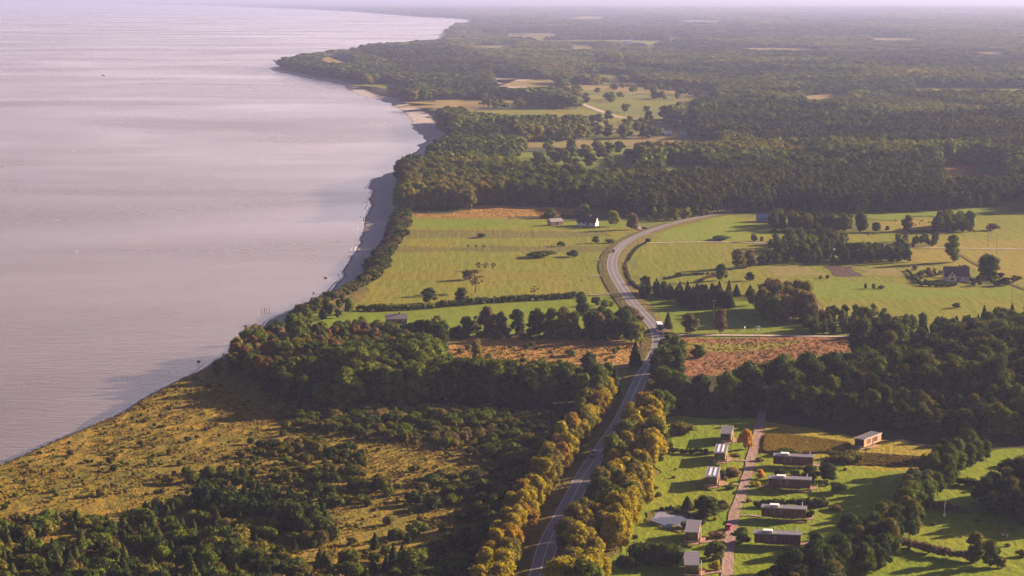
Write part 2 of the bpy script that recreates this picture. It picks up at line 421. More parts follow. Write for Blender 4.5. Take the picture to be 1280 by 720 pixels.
FIELDS = [  # name, px polygon, material, is-clearing
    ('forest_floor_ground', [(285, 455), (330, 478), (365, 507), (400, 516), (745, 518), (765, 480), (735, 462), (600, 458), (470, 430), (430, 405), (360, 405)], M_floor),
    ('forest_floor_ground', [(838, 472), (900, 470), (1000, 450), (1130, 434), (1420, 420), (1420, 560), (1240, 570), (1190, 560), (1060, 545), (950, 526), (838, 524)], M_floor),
    ('meadow', [(505, 271), (620, 272), (770, 276), (800, 287), (778, 300), (762, 316), (755, 335), (757, 355), (765, 368), (726, 370), (580, 381), (438, 389), (452, 368), (468, 345), (482, 318), (495, 295)], M_meadow),
    ('meadow', [(372, 404), (400, 389), (440, 387), (450, 391), (600, 379), (726, 371), (765, 370), (790, 395), (800, 412), (760, 425), (560, 425), (430, 412)], M_green),
    ('meadow', [(786, 320), (800, 300), (840, 284), (905, 268), (990, 279), (1080, 292), (1085, 273), (1170, 273), (1180, 268), (1420, 262), (1420, 398), (1280, 404), (1150, 405), (1080, 400), (1010, 400), (950, 392), (900, 372), (860, 362), (800, 362), (788, 345)], M_meadow),
    ('meadow', [(808, 374), (950, 372), (965, 395), (1000, 405), (1120, 410), (1280, 405), (1420, 405), (1420, 428), (1180, 425), (1110, 422), (985, 417), (830, 417)], M_green),
    ('meadow_strip', [(502, 275), (650, 275), (800, 278), (795, 285), (700, 286), (498, 284)], M_green),
    ('meadow_strip', [(497, 287), (640, 288), (772, 290), (766, 296), (620, 298), (494, 298)], M_dull),
    ('meadow_strip', [(488, 309), (600, 308), (760, 309), (756, 314), (620, 315), (486, 315)], M_dull),
    ('meadow_strip', [(474, 341), (600, 338), (700, 343), (752, 341), (751, 347), (620, 350), (466, 349)], M_straw),
    ('meadow_strip', [(1130, 302), (1420, 298), (1420, 345), (1290, 352), (1215, 334), (1120, 325)], M_ochre),
    ('meadow_strip', [(812, 294), (840, 287), (905, 270), (960, 281), (960, 300), (830, 301)], M_lawn),
    ('meadow_strip', [(1000, 352), (1100, 353), (1160, 362), (1285, 362), (1285, 370), (1120, 374), (990, 372)], M_green),
    ('meadow_strip', [(1090, 276), (1170, 275), (1172, 290), (1095, 291)], M_ochre),
    ('dry_grass_strip', [(493, 268), (545, 268), (585, 263), (597, 257), (730, 260), (726, 270), (640, 272), (545, 273)], M_orange),
    ('dry_grass_field', [(560, 432), (600, 418), (660, 421), (780, 427), (803, 432), (818, 432), (815, 445), (795, 458), (735, 462), (690, 460), (560, 456), (515, 452), (500, 438)], M_orange),
    ('russet_field', [(845, 423), (985, 422), (1110, 424), (1300, 426), (1300, 434), (1100, 436), (1000, 447), (940, 454), (898, 470), (845, 470)], M_red),
    ('lawn', [(838, 521), (955, 524), (955, 566), (1060, 578), (1150, 588), (1190, 582), (1230, 566), (1420, 552), (1420, 830), (700, 830), (748, 730), (790, 650), (830, 570)], M_lawn),
    ('golden_field', [(957, 528), (1060, 545), (1180, 560), (1192, 575), (1185, 586), (1100, 590), (1060, 583), (1000, 572), (952, 568), (948, 545)], M_corn),
    ('field_patch', [(963, 333), (1012, 333), (1032, 345), (965, 346)], M_tan),
    ('meadow_strip', [(850, 428), (940, 430), (1010, 426), (960, 437), (900, 440), (852, 436)], M_ochre),
    ('ploughed_field', [(1031, 333), (1062, 333), (1080, 346), (1047, 346)], M_soil),
    ('stubble_field', [(1066, 334), (1125, 335), (1135, 346), (1082, 346)], M_tan),
    # far clearings
    ('clearing', [(660, 178), (720, 175.5), (800, 173), (862, 172), (895, 174), (900, 180), (800, 181), (745, 184), (700, 187), (650, 184)], M_tan),
    ('clearing', [(640, 192), (700, 188), (760, 189), (800, 195), (790, 214), (745, 218), (715, 212), (640, 205)], M_green),
    ('clearing', [(824, 207), (870, 206.5), (892, 210), (872, 216), (830, 218)], M_green),
    ('clearing', [(783, 158), (830, 156), (870, 163), (875, 170), (870, 176), (790, 173)], M_tan),
    ('clearing', [(733, 157), (755, 155), (778, 160), (775, 166), (738, 166)], M_far),
    ('clearing', [(575, 140), (680, 135), (745, 138), (800, 144), (842, 151), (830, 158), (750, 156), (740, 147), (650, 147), (585, 143)], M_meadow),
    ('clearing', [(718, 121), (765, 119), (830, 125), (872, 130), (800, 137), (735, 132)], M_meadow),
    ('clearing', [(700, 107), (800, 107), (860, 112), (895, 115), (895, 123), (830, 120), (770, 115), (710, 111)], M_far),
    ('clearing', [(620, 96.5), (690, 99.5), (700, 108), (668, 112), (640, 113), (628, 109)], M_far),
    ('clearing', [(598, 125), (685, 125), (672, 132), (600, 132)], M_far),
    ('clearing', [(510, 127), (545, 125), (600, 124), (595, 134), (545, 138), (525, 136)], M_far),
    ('clearing', [(458, 106), (480, 102.5), (515, 108.5), (510, 113), (485, 112.5)], M_meadow),
    ('clearing', [(395, 76), (412, 69.5), (425, 70), (446, 76), (440, 81), (408, 80)], M_far),
    ('clearing', [(630, 41.5), (700, 41.5), (700, 46.5), (630, 46.5)], M_tan),
    ('clearing', [(588, 57), (646, 57), (646, 61), (588, 61)], M_meadow),
    ('clearing', [(710, 57.5), (745, 57.5), (745, 62), (710, 62)], M_tan),
    ('clearing', [(775, 53), (822, 54), (820, 60), (780, 59)], M_meadow),
    ('clearing', [(830, 42), (856, 43), (852, 49), (832, 48)], M_tan),
    ('clearing', [(690, 20), (760, 21), (758, 24.5), (692, 24)], M_tan),
    ('clearing', [(850, 25.5), (906, 26), (905, 29.5), (850, 29)], M_tan),
    ('clearing', [(850, 112), (885, 114), (893, 124), (850, 127)], M_far),
    ('clearing', [(850, 144), (866, 146), (868, 156), (850, 158)], M_far),
    ('clearing', [(1000, 120), (1055, 117), (1060, 123), (1010, 127)], M_far),
    ('clearing', [(1172, 207), (1215, 205), (1258, 208), (1255, 223), (1182, 225)], M_red),
    ('clearing', [(1205, 65), (1258, 65), (1258, 70), (1205, 70)], M_tan),
    ('clearing', [(1085, 47), (1150, 48), (1150, 51), (1085, 50.5)], M_tan),
    ('clearing', [(925, 60), (980, 60), (1040, 62), (980, 64), (925, 63)], M_tan),
    ('clearing', [(1140, 110), (1300, 111), (1300, 115), (1140, 114)], M_meadow),
    ('clearing', [(612.5, 93), (617, 93), (630, 110), (623, 110)], M_sandy),
    ('clearing', [(772, 62), (778, 62), (795, 108), (786, 108)], M_floor),
    ('clearing', [(1080, 273), (1175, 272), (1290, 262), (1290, 240), (1240, 258), (1180, 264), (1080, 266)], M_green),
]
for nm, poly, m in FIELDS: sheet(nm, poly, m)

# ------------------------------------------------------------------ roads
def ribbon(name, wpts, offs, zs, mat, kind='structure'):
    w = np.asarray(wpts); t = np.gradient(w, axis=0); t /= np.linalg.norm(t, axis=1)[:, None] + 1e-9
    nrmv = np.stack([t[:, 1], -t[:, 0]], -1)        # to the right
    n, k = len(w), len(offs)
    V = np.zeros((n, k, 3))
    for j, (o, z) in enumerate(zip(offs, zs)):
        V[:, j, :2] = w + nrmv * o; V[:, j, 2] = z
    idx = np.arange(n * k).reshape(n, k)
    q = np.stack([idx[:-1, :-1], idx[:-1, 1:], idx[1:, 1:], idx[1:, :-1]], -1).reshape(-1, 4)
    me = mesh_np(name, V.reshape(-1, 3), q, np.full(len(q), 4), [mat])
    if me.polygons[0].normal.z < 0: me.flip_normals()
    o = link(name, me); tag(o, kind=kind); return o

road_px = [(640, 830), (662, 765), (675, 720), (687, 680), (710, 637), (733, 593), (757, 558), (777, 527), (797, 485), (803, 473), (815, 452), (823, 435), (822, 420), (815, 407), (795, 385), (780, 365), (767, 342), (765.5, 328), (771, 315), (786, 302), (812, 290), (840, 281), (865, 275), (902, 267.5), (935, 262), (985, 256)]
rw = G([p[0] for p in road_px], [p[1] for p in road_px])
road = catmull(rw, 6.0)
am, nt, out = new_mat('asphalt')
col, nrm, pos = ground_layers(nt, (0.120, 0.090, 0.105), (0.140, 0.108, 0.120), (0.095, 0.074, 0.085), small=0.5, big=0.05, bump=0.1)
d = N(nt, 'ShaderNodeBsdfPrincipled'); d.inputs['Roughness'].default_value = 0.7
nt.links.new(col, d.inputs['Base Color']); nt.links.new(d.outputs[0], out.inputs[0])
M_line = plain_mat('road_paint', (0.42, 0.38, 0.40), 0.6)
ribbon('road_verge', road, [-8.0, -4.4, -3.8, 3.8, 4.4, 8.0], [0.36, 0.80, 0.85, 0.85, 0.80, 0.36], M_verge)
ribbon('road', road, [-3.15, 0, 3.15], [0.875, 0.90, 0.875], am)
ribbon('road_edge_line', road, [-2.85, -2.68], [0.884, 0.886], M_line)
ribbon('road_edge_line', road, [2.68, 2.85], [0.886, 0.884], M_line)
# dashed centre line
seg = np.concatenate([[0], np.cumsum(np.linalg.norm(np.diff(road, axis=0), axis=1))])
def at_s(path, seg, s):
    return np.array([np.interp(s, seg, path[:, 0]), np.interp(s, seg, path[:, 1])])
t_ = np.gradient(road, axis=0); t_ /= np.linalg.norm(t_, axis=1)[:, None]; nr_ = np.stack([t_[:, 1], -t_[:, 0]], -1)
ribbon('road_centre_line', road, [-0.11, 0.11], [0.906, 0.906], M_line)

def track(name, px, width, mat, z, step=4):
    w = catmull(G([p[0] for p in px], [p[1] for p in px]), step)
    o = np.array([vnoise(w[:, 0], w[:, 1], 9, 4) - .5]).ravel() * 0.8
    w = w.copy(); w[:, 0] += o
    ribbon(name, w, [-width / 2, width / 2], [z, z], mat)
    return w
drive = track('gravel_driveway', [(956, 505), (951, 525), (944, 555), (937, 585), (926, 620), (916, 655), (911, 690), (909, 725), (908, 800)], 3.4, M_gravel, 0.36)
track('gravel_path', [(903, 576.5), (920, 576), (938, 577)], 1.9, M_gravel, 0.345)
track('gravel_path', [(895, 608), (912, 606), (929, 608)], 1.9, M_gravel, 0.345)
track('gravel_path', [(931, 608), (945, 609), (962, 608)], 1.6, M_gravel, 0.345)
track('gravel_path', [(875, 680), (890, 677), (912, 676)], 1.9, M_gravel, 0.345)
track('gravel_path', [(912, 553), (928, 549), (943, 552)], 1.6, M_gravel, 0.345)
track('gravel_path', [(874, 719), (892, 716), (909, 715)], 2.6, M_gravel, 0.345)
track('gravel_path', [(915, 646), (935, 645), (953, 647)], 1.4, M_gravel, 0.345)
track('gravel_path', [(1104, 556), (1125, 551), (1170, 562), (1195, 566)], 2.4, M_verge, 0.345)
track('side_road', [(828, 419.5), (870, 419.5), (985, 420.5), (1100, 422.5), (1200, 426), (1420, 428)], 3.6, M_sandy, 0.37)
track('field_track', [(795, 304.5), (840, 303.5), (900, 303), (985, 305.5), (1090, 309), (1280, 312), (1420, 313)], 3.0, M_sandy, 0.37)
track('field_track', [(727, 130), (745, 137), (770, 145.5), (800, 150), (830, 153)], 9, M_sandy, 0.40, 20)
track('field_track', [(736, 345.5), (750, 344.5), (762, 344)], 3.2, M_gravel, 0.37)
track('field_track', [(744, 326), (758, 324.5), (764, 324)], 3.0, M_gravel, 0.37)
track('field_track', [(738, 369.5), (765, 367), (779, 366.5)], 3.0, M_gravel, 0.37)
track('field_track', [(795, 283), (805, 289), (815, 290)], 4.0, M_gravel, 0.37)
track('field_track', [(1190, 313), (1230, 336), (1258, 352), (1285, 364)], 2.5, M_verge, 0.37)

# pond
pm, nt, out = new_mat('pond_water')
pos = N(nt, 'ShaderNodeNewGeometry').outputs['Position']
b = N(nt, 'ShaderNodeBump'); b.inputs['Strength'].default_value = 0.1; b.inputs['Distance'].default_value = 0.1
nt.links.new(noise(nt, pos, 1.5, 3), b.inputs['Height'])
d = N(nt, 'ShaderNodeBsdfPrincipled', i_Roughness=0.08, i_IOR=1.33); d.inputs['Base Color'].default_value = (0.16, 0.135, 0.14, 1)
nt.links.new(b.outputs[0], d.inputs['Normal']); nt.links.new(d.outputs[0], out.inputs[0])
sheet('pond_bank', [(806, 651), (815, 639), (832, 636), (862, 640), (880, 648), (880, 656), (866, 665), (850, 667), (838, 664), (812, 657)], M_verge, z=0.38)
sheet('pond_water', [(810, 651.5), (817, 648.5), (820, 643.5), (826, 640.5), (833, 642), (838, 645.5), (850, 645), (862, 647.5), (874, 650), (870, 655), (861, 656), (858, 660.5), (851, 661), (846, 657.5), (836, 656.5), (830, 658), (821, 655)], pm, z=0.42)

# ------------------------------------------------------------------ tree templates
def ico(sub):
    bm = bmesh.new(); bmesh.ops.create_icosphere(bm, subdivisions=sub, radius=1.0)
    v = np.array([x.co[:] for x in bm.verts]); f = np.array([[q.index for q in x.verts] for x in bm.faces]); bm.free(); return v, f
ICO1, ICO2 = ico(1), ico(2)

class Buf:
    def __init__(s): s.v = []; s.f3 = []; s.f4 = []; s.n = 0; s.m3 = []; s.m4 = []
    def add(s, v, f, mi=0):
        f = np.asarray(f) + s.n
        (s.f3 if f.shape[1] == 3 else s.f4).append(f); (s.m3 if f.shape[1] == 3 else s.m4).append(np.full(len(f), mi))
        s.v.append(v); s.n += len(v)
    def mesh(s, name, mats):
        flat = []; per = []; mi = []
        if s.f3: f = np.concatenate(s.f3); flat.append(f.ravel()); per.append(np.full(len(f), 3)); mi.append(np.concatenate(s.m3))
        if s.f4: f = np.concatenate(s.f4); flat.append(f.ravel()); per.append(np.full(len(f), 4)); mi.append(np.concatenate(s.m4))
        return mesh_np(name, np.concatenate(s.v), np.concatenate(flat), np.concatenate(per), mats, np.concatenate(mi))

def leaf_quads(r, c, n, size):
    """quads at points c with rough normals n"""
    k = len(c)
    n = n + r.normal(0, 0.55, (k, 3)); n /= np.linalg.norm(n, axis=1)[:, None] + 1e-9
    a = np.cross(n, r.normal(0, 1, (k, 3))); a /= np.linalg.norm(a, axis=1)[:, None] + 1e-9
    b = np.cross(n, a)
    s = (size * r.uniform(0.6, 1.35, k))[:, None]; s2 = s * r.uniform(0.5, 0.9, (k, 1))
    v = np.stack([c - a * s, c - b * s2, c + a * s, c + b * s2], 1).reshape(-1, 3)
    return v, np.arange(k * 4).reshape(k, 4)

def lobes_to(buf, r, lobes, nleaf, size, core, sub=ICO1):
    C = np.array([l[:3] for l in lobes]); Rr = np.array([l[3] for l in lobes])
    for l in lobes:
        v, f = sub
        v = v * (1 + r.normal(0, 0.12, (len(v), 1))) * l[3] * core + np.array(l[:3])
        buf.add(v, f)
    area = Rr ** 2; cnt = (nleaf * area / area.sum()).astype(int)
    for i, l in enumerate(lobes):
        k = max(3, cnt[i]); d = r.normal(0, 1, (k, 3)); d /= np.linalg.norm(d, axis=1)[:, None]
        d[:, 2] = np.where(d[:, 2] < -0.5, -d[:, 2] * 0.6, d[:, 2])
        p = C[i] + d * l[3] * r.uniform(0.82, 1.1, (k, 1))
        ins = np.zeros(k, bool)
        for j in range(len(lobes)):
            if j != i: ins |= np.linalg.norm(p - C[j], axis=1) < Rr[j] * 0.72
        p, d = p[~ins], d[~ins]
        if len(p): buf.add(*leaf_quads(r, p, d, size))

def trunk_to(buf, r, h, rad, mi=1, limbs=4, lean=0.02):
    n = 7; rings = []
    zs = [0, 0.12, 0.4, 0.75, 1.0]; rs = [1.35, 1.0, 0.8, 0.5, 0.15]
    off = np.cumsum(r.normal(0, lean, (5, 2)), 0) * h; off[0] = 0
    V = []; Fq = []
    for k, (z, q) in enumerate(zip(zs, rs)):
        for j in range(n):
            a = 2 * math.pi * j / n; V.append((off[k, 0] + math.cos(a) * rad * q, off[k, 1] + math.sin(a) * rad * q, z * h))
    for k in range(4):
        for j in range(n): Fq.append((k * n + j, k * n + (j + 1) % n, (k + 1) * n + (j + 1) % n, (k + 1) * n + j))
    buf.add(np.array(V), np.array(Fq), mi)
    for _ in range(limbs):
        z0 = h * r.uniform(0.4, 0.8); a = r.uniform(0, 2 * math.pi); L = h * r.uniform(0.25, 0.45)
        p0 = np.array([0, 0, z0]); p1 = p0 + np.array([math.cos(a) * L * 0.7, math.sin(a) * L * 0.7, L * 0.7])
        rr = rad * 0.4; V = []
        for k, (p, q) in enumerate(((p0, rr), (p1, rr * 0.25))):
            for j in range(4):
                b = 2 * math.pi * j / 4; V.append((p[0] + math.cos(b) * q, p[1] + math.sin(b) * q, p[2]))
        buf.add(np.array(V), np.array([(j, (j + 1) % 4, 4 + (j + 1) % 4, 4 + j) for j in range(4)]), mi)

# every template is 1 m tall and about `w` wide; instances scale them
def dec_lobes(r, w, nl, base=0.06):
    out = []; skew = r.normal(0, 0.045, 2)
    for i in range(nl):
        t = r.uniform(0, 1); z = base + 0.1 + t * (0.9 - base - 0.1)
        prof = math.sin(math.pi * min(1, 0.18 + 0.80 * t)) ** 0.6
        a = r.uniform(0, 2 * math.pi); rad = w / 2 * prof * r.uniform(0.3, 0.95)
        s = (r.uniform(0.065, 0.155) if nl > 12 else r.uniform(0.13, 0.2)) * (0.75 + 0.5 * w)
        out.append((math.cos(a) * rad + skew[0] * t, math.sin(a) * rad + skew[1] * t, min(z, 1 - s), s))
    out.append((r.uniform(-.06, .06), r.uniform(-.06, .06), 0.98 - 0.12, 0.12)); out.append((0, 0, 0.42, w * 0.33)); out.append((0, 0, 0.65, w * 0.27))
    return out

TEMPL = {}
def crown_mesh(kind, variant, lod):
    r = np.random.default_rng(hash((kind, variant)) % 1000 if False else sum(map(ord, kind)) * 13 + variant * 101 + lod)
    b = Buf(); t = Buf()
    near = lod == 0
    if kind == 'dec':
        w = (0.50, 0.62, 0.74, 0.56, 0.66, 0.44)[variant % 6]
        lobes_to(b, r, dec_lobes(r, w, 40 if near else 9), 2600 if near else 150, 0.026 if near else 0.075, 0.80 if near else 0.95)
        trunk_to(t, r, 0.75, 0.016, 0, 5 if near else 0)
    elif kind == 'tall':
        w = (0.34, 0.40, 0.46, 0.37, 0.30, 0.42)[variant % 6]
        lobes_to(b, r, dec_lobes(r, w, 36 if near else 9, 0.05), 2400 if near else 140, 0.026 if near else 0.07, 0.86 if near else 0.95)
        trunk_to(t, r, 0.8, 0.014, 0, 4 if near else 0)
    elif kind == 'open':
        L = [(x * 1.25, y * 1.25, z, s * 0.62) for x, y, z, s in dec_lobes(r, 0.75, 26, 0.25)[:-1]]
        lobes_to(b, r, L, 900, 0.026, 0.45); trunk_to(t, r, 0.8, 0.02, 0, 14)
    elif kind == 'spr':
        k = 1500 if near else 130; tt = r.uniform(0, 1, k) ** 0.6; z = 1 - tt * 0.93
        a = r.uniform(0, 2 * math.pi, k); wv = 0.20 * (1 + 0.25 * (variant % 3)) ; lay = 0.75 + 0.25 * np.abs(np.sin(z * (38 if near else 12) + 0.6 * np.sin(a * 3)))
        rad = wv * tt ** 0.85 * lay * r.uniform(0.8, 1.1, k)
        c = np.stack([np.cos(a) * rad, np.sin(a) * rad, z], -1); nn = np.stack([np.cos(a), np.sin(a), np.full(k, 0.55)], -1)
        b.add(*leaf_quads(r, c, nn, 0.028 if near else 0.075))
        n = 9; V = [(0, 0, 0.97)]; 
        for q, zz in ((0.55, 0.5), (0.85, 0.08)):
            for j in range(n): V.append((math.cos(2 * math.pi * j / n) * wv * q * r.uniform(.85, 1.1), math.sin(2 * math.pi * j / n) * wv * q * r.uniform(.85, 1.1), zz))
        b.add(np.array(V), np.array([(0, 1 + j, 1 + (j + 1) % n) for j in range(n)])); b.add(np.array(V), np.array([(1 + j, 10 + j, 10 + (j + 1) % n, 1 + (j + 1) % n) for j in range(n)]))
        trunk_to(t, r, 0.6, 0.011, 0, 0, 0.0)
    elif kind == 'pin':
        L = []
        for i in range(14 if near else 6):
            z = r.uniform(0.5, 0.93); a = r.uniform(0, 6.28); rad = r.uniform(0.02, 0.13) * (1.35 - z) * 1.6
            L.append((math.cos(a) * rad, math.sin(a) * rad, z, r.uniform(0.06, 0.095)))
        L.append((0, 0, 0.72, 0.11)); L.append((0, 0, 0.55, 0.09))
        lobes_to(b, r, L, 1300 if near else 130, 0.024 if near else 0.06, 0.85); trunk_to(t, r, 0.85, 0.013, 0, 3 if near else 0, 0.008)
    elif kind == 'shr':
        L = []
        for i in range(9 if near else 5):
            a = r.uniform(0, 6.28); rad = r.uniform(0.1, 0.55); s = r.uniform(0.28, 0.42) * (1 - 0.4 * rad)
            L.append((math.cos(a) * rad, math.sin(a) * rad, r.uniform(0.25, 0.95 - s), s))
        L.append((0, 0, 0.5, 0.45))
        lobes_to(b, r, L, 750 if near else 150, 0.075 if near else 0.13, 0.86)
        trunk_to(t, r, 0.6, 0.03, 0, 3, 0.05)
    return b, t

def template(kind, variant, lod, tone):
    key = (kind, variant, lod, tone)
    if key not in TEMPL:
        gk = (kind, variant, lod)
        if gk not in TEMPL: TEMPL[gk] = crown_mesh(kind, variant, lod)
        b, t = TEMPL[gk]
        cm = b.mesh('crown_' + '_'.join(map(str, key)), [LEAF[tone]])
        tk = ('t',) + gk
        if tk not in TEMPL: TEMPL[tk] = t.mesh('trunk_' + kind + str(variant), [BIRCH if kind == 'tall' and variant % 2 else BARK])
        TEMPL[key] = (cm, TEMPL[tk])
    return TEMPL[key]

# tree record: x, y, z, height, width factor, kind, tone, name, label, group
TREES = []
WID = {'dec': 0.62, 'tall': 0.40, 'open': 0.9, 'spr': 0.40, 'pin': 0.36, 'shr': 1.3}
def add_tree(x, y, h, w, kind, tone, name, label, group=None, z=0.0, hand=False, cat=None):
    TREES.append(dict(x=x, y=y, z=z, h=h, w=w, kind=kind, tone=tone, name=name, label=label, group=group, hand=hand, cat=cat))

road_near = road[::2]
def road_dist(x, y):
    d = np.full(np.shape(x), 1e9)
    for p in road_near: d = np.minimum(d, (x - p[0]) ** 2 + (y - p[1]) ** 2)
    return np.sqrt(d)
drive_pts = drive[::2]

VIS = [[(938, 662), (1014, 662), (1014, 690), (938, 690)], [(1060, 536), (1106, 536), (1106, 560), (1060, 564)], 
       [(560, 434), (600, 420), (660, 422), (780, 428), (803, 433), (815, 434), (812, 444), (795, 455), (735, 456), (690, 452), (560, 448), (525, 444)],
       [(848, 424), (985, 423), (1110, 425), (1180, 426), (1170, 431), (1100, 433), (1000, 444), (940, 451), (898, 465), (862, 466), (850, 445)],
       [(372, 402), (400, 391), (600, 380), (765, 372), (795, 396), (800, 404), (760, 404), (700, 400), (560, 402), (520, 400), (480, 394), (430, 398)],
       [(455, 390), (520, 388), (520, 403), (480, 403)]]
def clear_of(x, y, h, polys, z=0.0):
    ok = np.ones(np.shape(x), bool)
    for f in (0.0, 0.25, 0.5, 0.75, 0.92):
        a, b = P(x, y, h * f)
        for q in polys: ok &= ~inpoly(a, b, q)
    return ok

def fill(poly, spacing, mix, hr, name, label, keep=1.0, seed=0, jit=0.42, margin=7.0, hnoise=0.25, group=None, shore=None, vis=False):
    """trees spread over a pixel polygon at a spacing in metres; mix = [(prob, kind, tone, adjective)]"""
    w = G([p[0] for p in poly], [p[1] for p in poly]); lo = w.min(0); hi = w.max(0)
    gx, gy = np.meshgrid(np.arange(lo[0], hi[0], spacing), np.arange(lo[1], hi[1], spacing * 0.9)); gx = gx + (np.arange(gx.shape[0]) % 2)[:, None] * spacing / 2
    r = np.random.default_rng(100 + seed)
    gx = gx.ravel() + r.uniform(-jit, jit, gx.size) * spacing; gy = gy.ravel() + r.uniform(-jit, jit, gy.size) * spacing
    m = inpoly(gx, gy, w) & (r.uniform(0, 1, gx.size) < keep) & (road_dist(gx, gy) > margin)
    gx, gy = gx[m], gy[m]
    if shore is not None and len(gx):
        s = shore_dist(gx, gy) - beach_w(gy) - bluff_w(gy); m = (s > shore); gx, gy = gx[m], gy[m]
    if name != 'shrub' or True:
        if len(gx):
            dd = np.full(gx.shape, 1e9)
            for p in drive_pts: dd = np.minimum(dd, np.hypot(gx - p[0], gy - p[1]))
            gx, gy = gx[dd > 4], gy[dd > 4]
    pr = np.array([q[0] for q in mix], float); pr /= pr.sum()
    for x, y in zip(gx, gy):
        q = mix[r.choice(len(mix), p=pr)]
        hn = 1 - hnoise + 2 * hnoise * float(vnoise(x, y, 22, 8))
        h = r.uniform(*hr) * hn
        if seed == 4:
            pyy = float(P(x, y)[1]); h *= 0.62 if pyy > 530 else (0.8 if pyy > 514 and x > 60 else 1.0)
        if vis and not clear_of(np.array([x]), np.array([y]), h, VIS)[0]:
            continue
        kw = {'dec': 0.95, 'tall': 1.0, 'spr': 1.0 if h > 9 else 1.5, 'pin': 1.05, 'shr': 1.0, 'open': 1}[q[1]]
        nm = {'spr': 'spruce_tree', 'pin': 'pine_tree'}.get(q[1], name)
        lab = f'{q[3]} {label}'
        add_tree(x, y, h, kw * r.uniform(0.85, 1.2), q[1], q[2], nm, lab, (group or lab), z=0)

# wood between heath and clearing (coastal, with autumn colours at its seaward end)
fill([(282, 468), (305, 446), (345, 424), (400, 420), (445, 424), (500, 436), (560, 450), (550, 505), (430, 512), (385, 508), (350, 488)], 5.6,
     [(3, 'dec', 'green', 'green broadleaf'), (2, 'dec', 'dark', 'dark green broadleaf'), (1.8, 'dec', 'rust', 'rust-brown broadleaf'), (1.2, 'dec', 'olive', 'olive-yellow broadleaf'), (.8, 'tall', 'brown', 'thin brown'), (1, 'open', 'olive', 'loose-crowned olive')], (7, 12.5),
     'deciduous_tree', 'tree in the autumn-coloured wood on the low sea bluff', seed=1, vis=True, shore=2)
fill([(430, 474), (560, 462), (740, 468), (766, 478), (748, 512), (560, 508), (430, 512)], 5.2,
     [(4, 'dec', 'green', 'green broadleaf'), (4, 'dec', 'dark', 'dark green broadleaf'), (1.5, 'tall', 'green', 'slender green broadleaf'), (.7, 'spr', 'spruce', 'dark spruce')], (14, 18),
     'deciduous_tree', 'tree in the dark wood belt between heath and road', seed=2, vis=True, hnoise=0.12)
fill([(325, 470), (380, 474), (440, 480), (440, 513), (385, 512), (345, 497)], 5.4, [(3, 'dec', 'green', 'green broadleaf'), (3, 'dec', 'dark', 'dark green broadleaf'), (1, 'dec', 'rust', 'rust-brown broadleaf'), (1, 'spr', 'spruce', 'dark spruce')], (8, 13), 'deciduous_tree', 'tree where the bluff wood meets the dark belt', seed=12, vis=True)
fill([(745, 458), (785, 464), (785, 478), (765, 500), (752, 490)], 6, [(3, 'dec', 'green', 'green broadleaf'), (1, 'spr', 'spruce', 'dark spruce')], (9, 14), 'deciduous_tree', 'tree filling the corner where the wood belt meets the road', seed=3, vis=True)
# wood right of the road behind the cabins
fill([(842, 478), (900, 474), (950, 462), (1000, 455), (1062, 445), (1130, 440), (1180, 436), (1420, 432), (1750, 430), (1750, 540), (1250, 549), (1200, 549), (1150, 543), (1060, 531), (950, 517), (842, 514)], 5.6,
     [(4, 'dec', 'green', 'green broadleaf'), (4.5, 'dec', 'dark', 'dark green broadleaf'), (1.0, 'dec', 'olive', 'yellowing broadleaf'), (1.2, 'tall', 'green', 'slender green broadleaf'), (1.3, 'spr', 'spruce', 'dark spruce'), (.6, 'pin', 'pine', 'pine'), (.8, 'open', 'olive', 'loose-crowned olive')], (12.5, 18.5),
     'deciduous_tree', 'tree in the dense wood behind the long cabins', seed=4, vis=True, hnoise=0.3)
fill([(830, 452), (848, 446), (852, 478), (845, 515), (826, 505), (820, 480)], 6, [(3, 'dec', 'green', 'green broadleaf'), (1, 'tall', 'dark', 'slender dark broadleaf')], (10, 14), 'deciduous_tree', 'tree between the road bend and the russet field', seed=5, vis=True, margin=6)
# belts
fill([(1186, 577), (1202, 590), (1188, 606), (1162, 628), (1160, 655), (1122, 690), (1095, 722), (1040, 722), (1055, 690), (1100, 665), (1128, 640), (1145, 612), (1170, 590)], 5.5,
     [(3, 'dec', 'green', 'green broadleaf'), (3, 'dec', 'dark', 'dark green broadleaf'), (1.5, 'tall', 'olive', 'slender olive')], (8, 12),
     'deciduous_tree', 'tree in the belt running diagonally across the lawns right of the cabins', seed=6, vis=True)
fill([(955, 715), (1050, 700), (1060, 755), (955, 760)], 6, [(2, 'dec', 'dark', 'dark green broadleaf'), (1.5, 'tall', 'olive', 'slender olive-yellow')], (8, 12), 'deciduous_tree', 'tree clumped below the lowest long cabin', seed=7, vis=True)
fill([(1240, 620), (1300, 612), (1420, 610), (1420, 662), (1290, 660), (1250, 655), (1230, 640)], 5.5, [(3, 'dec', 'dark', 'dark green broadleaf'), (1, 'tall', 'olive', 'slender olive')], (9, 13), 'deciduous_tree', 'tree in the dark copse at the edge of the cow lawns', seed=8)
fill([(1200, 562), (1235, 570), (1232, 586), (1205, 588)], 6, [(3, 'dec', 'green', 'green broadleaf')], (8, 12), 'deciduous_tree', 'tree at the corner of the wood beside the golden field', seed=9)
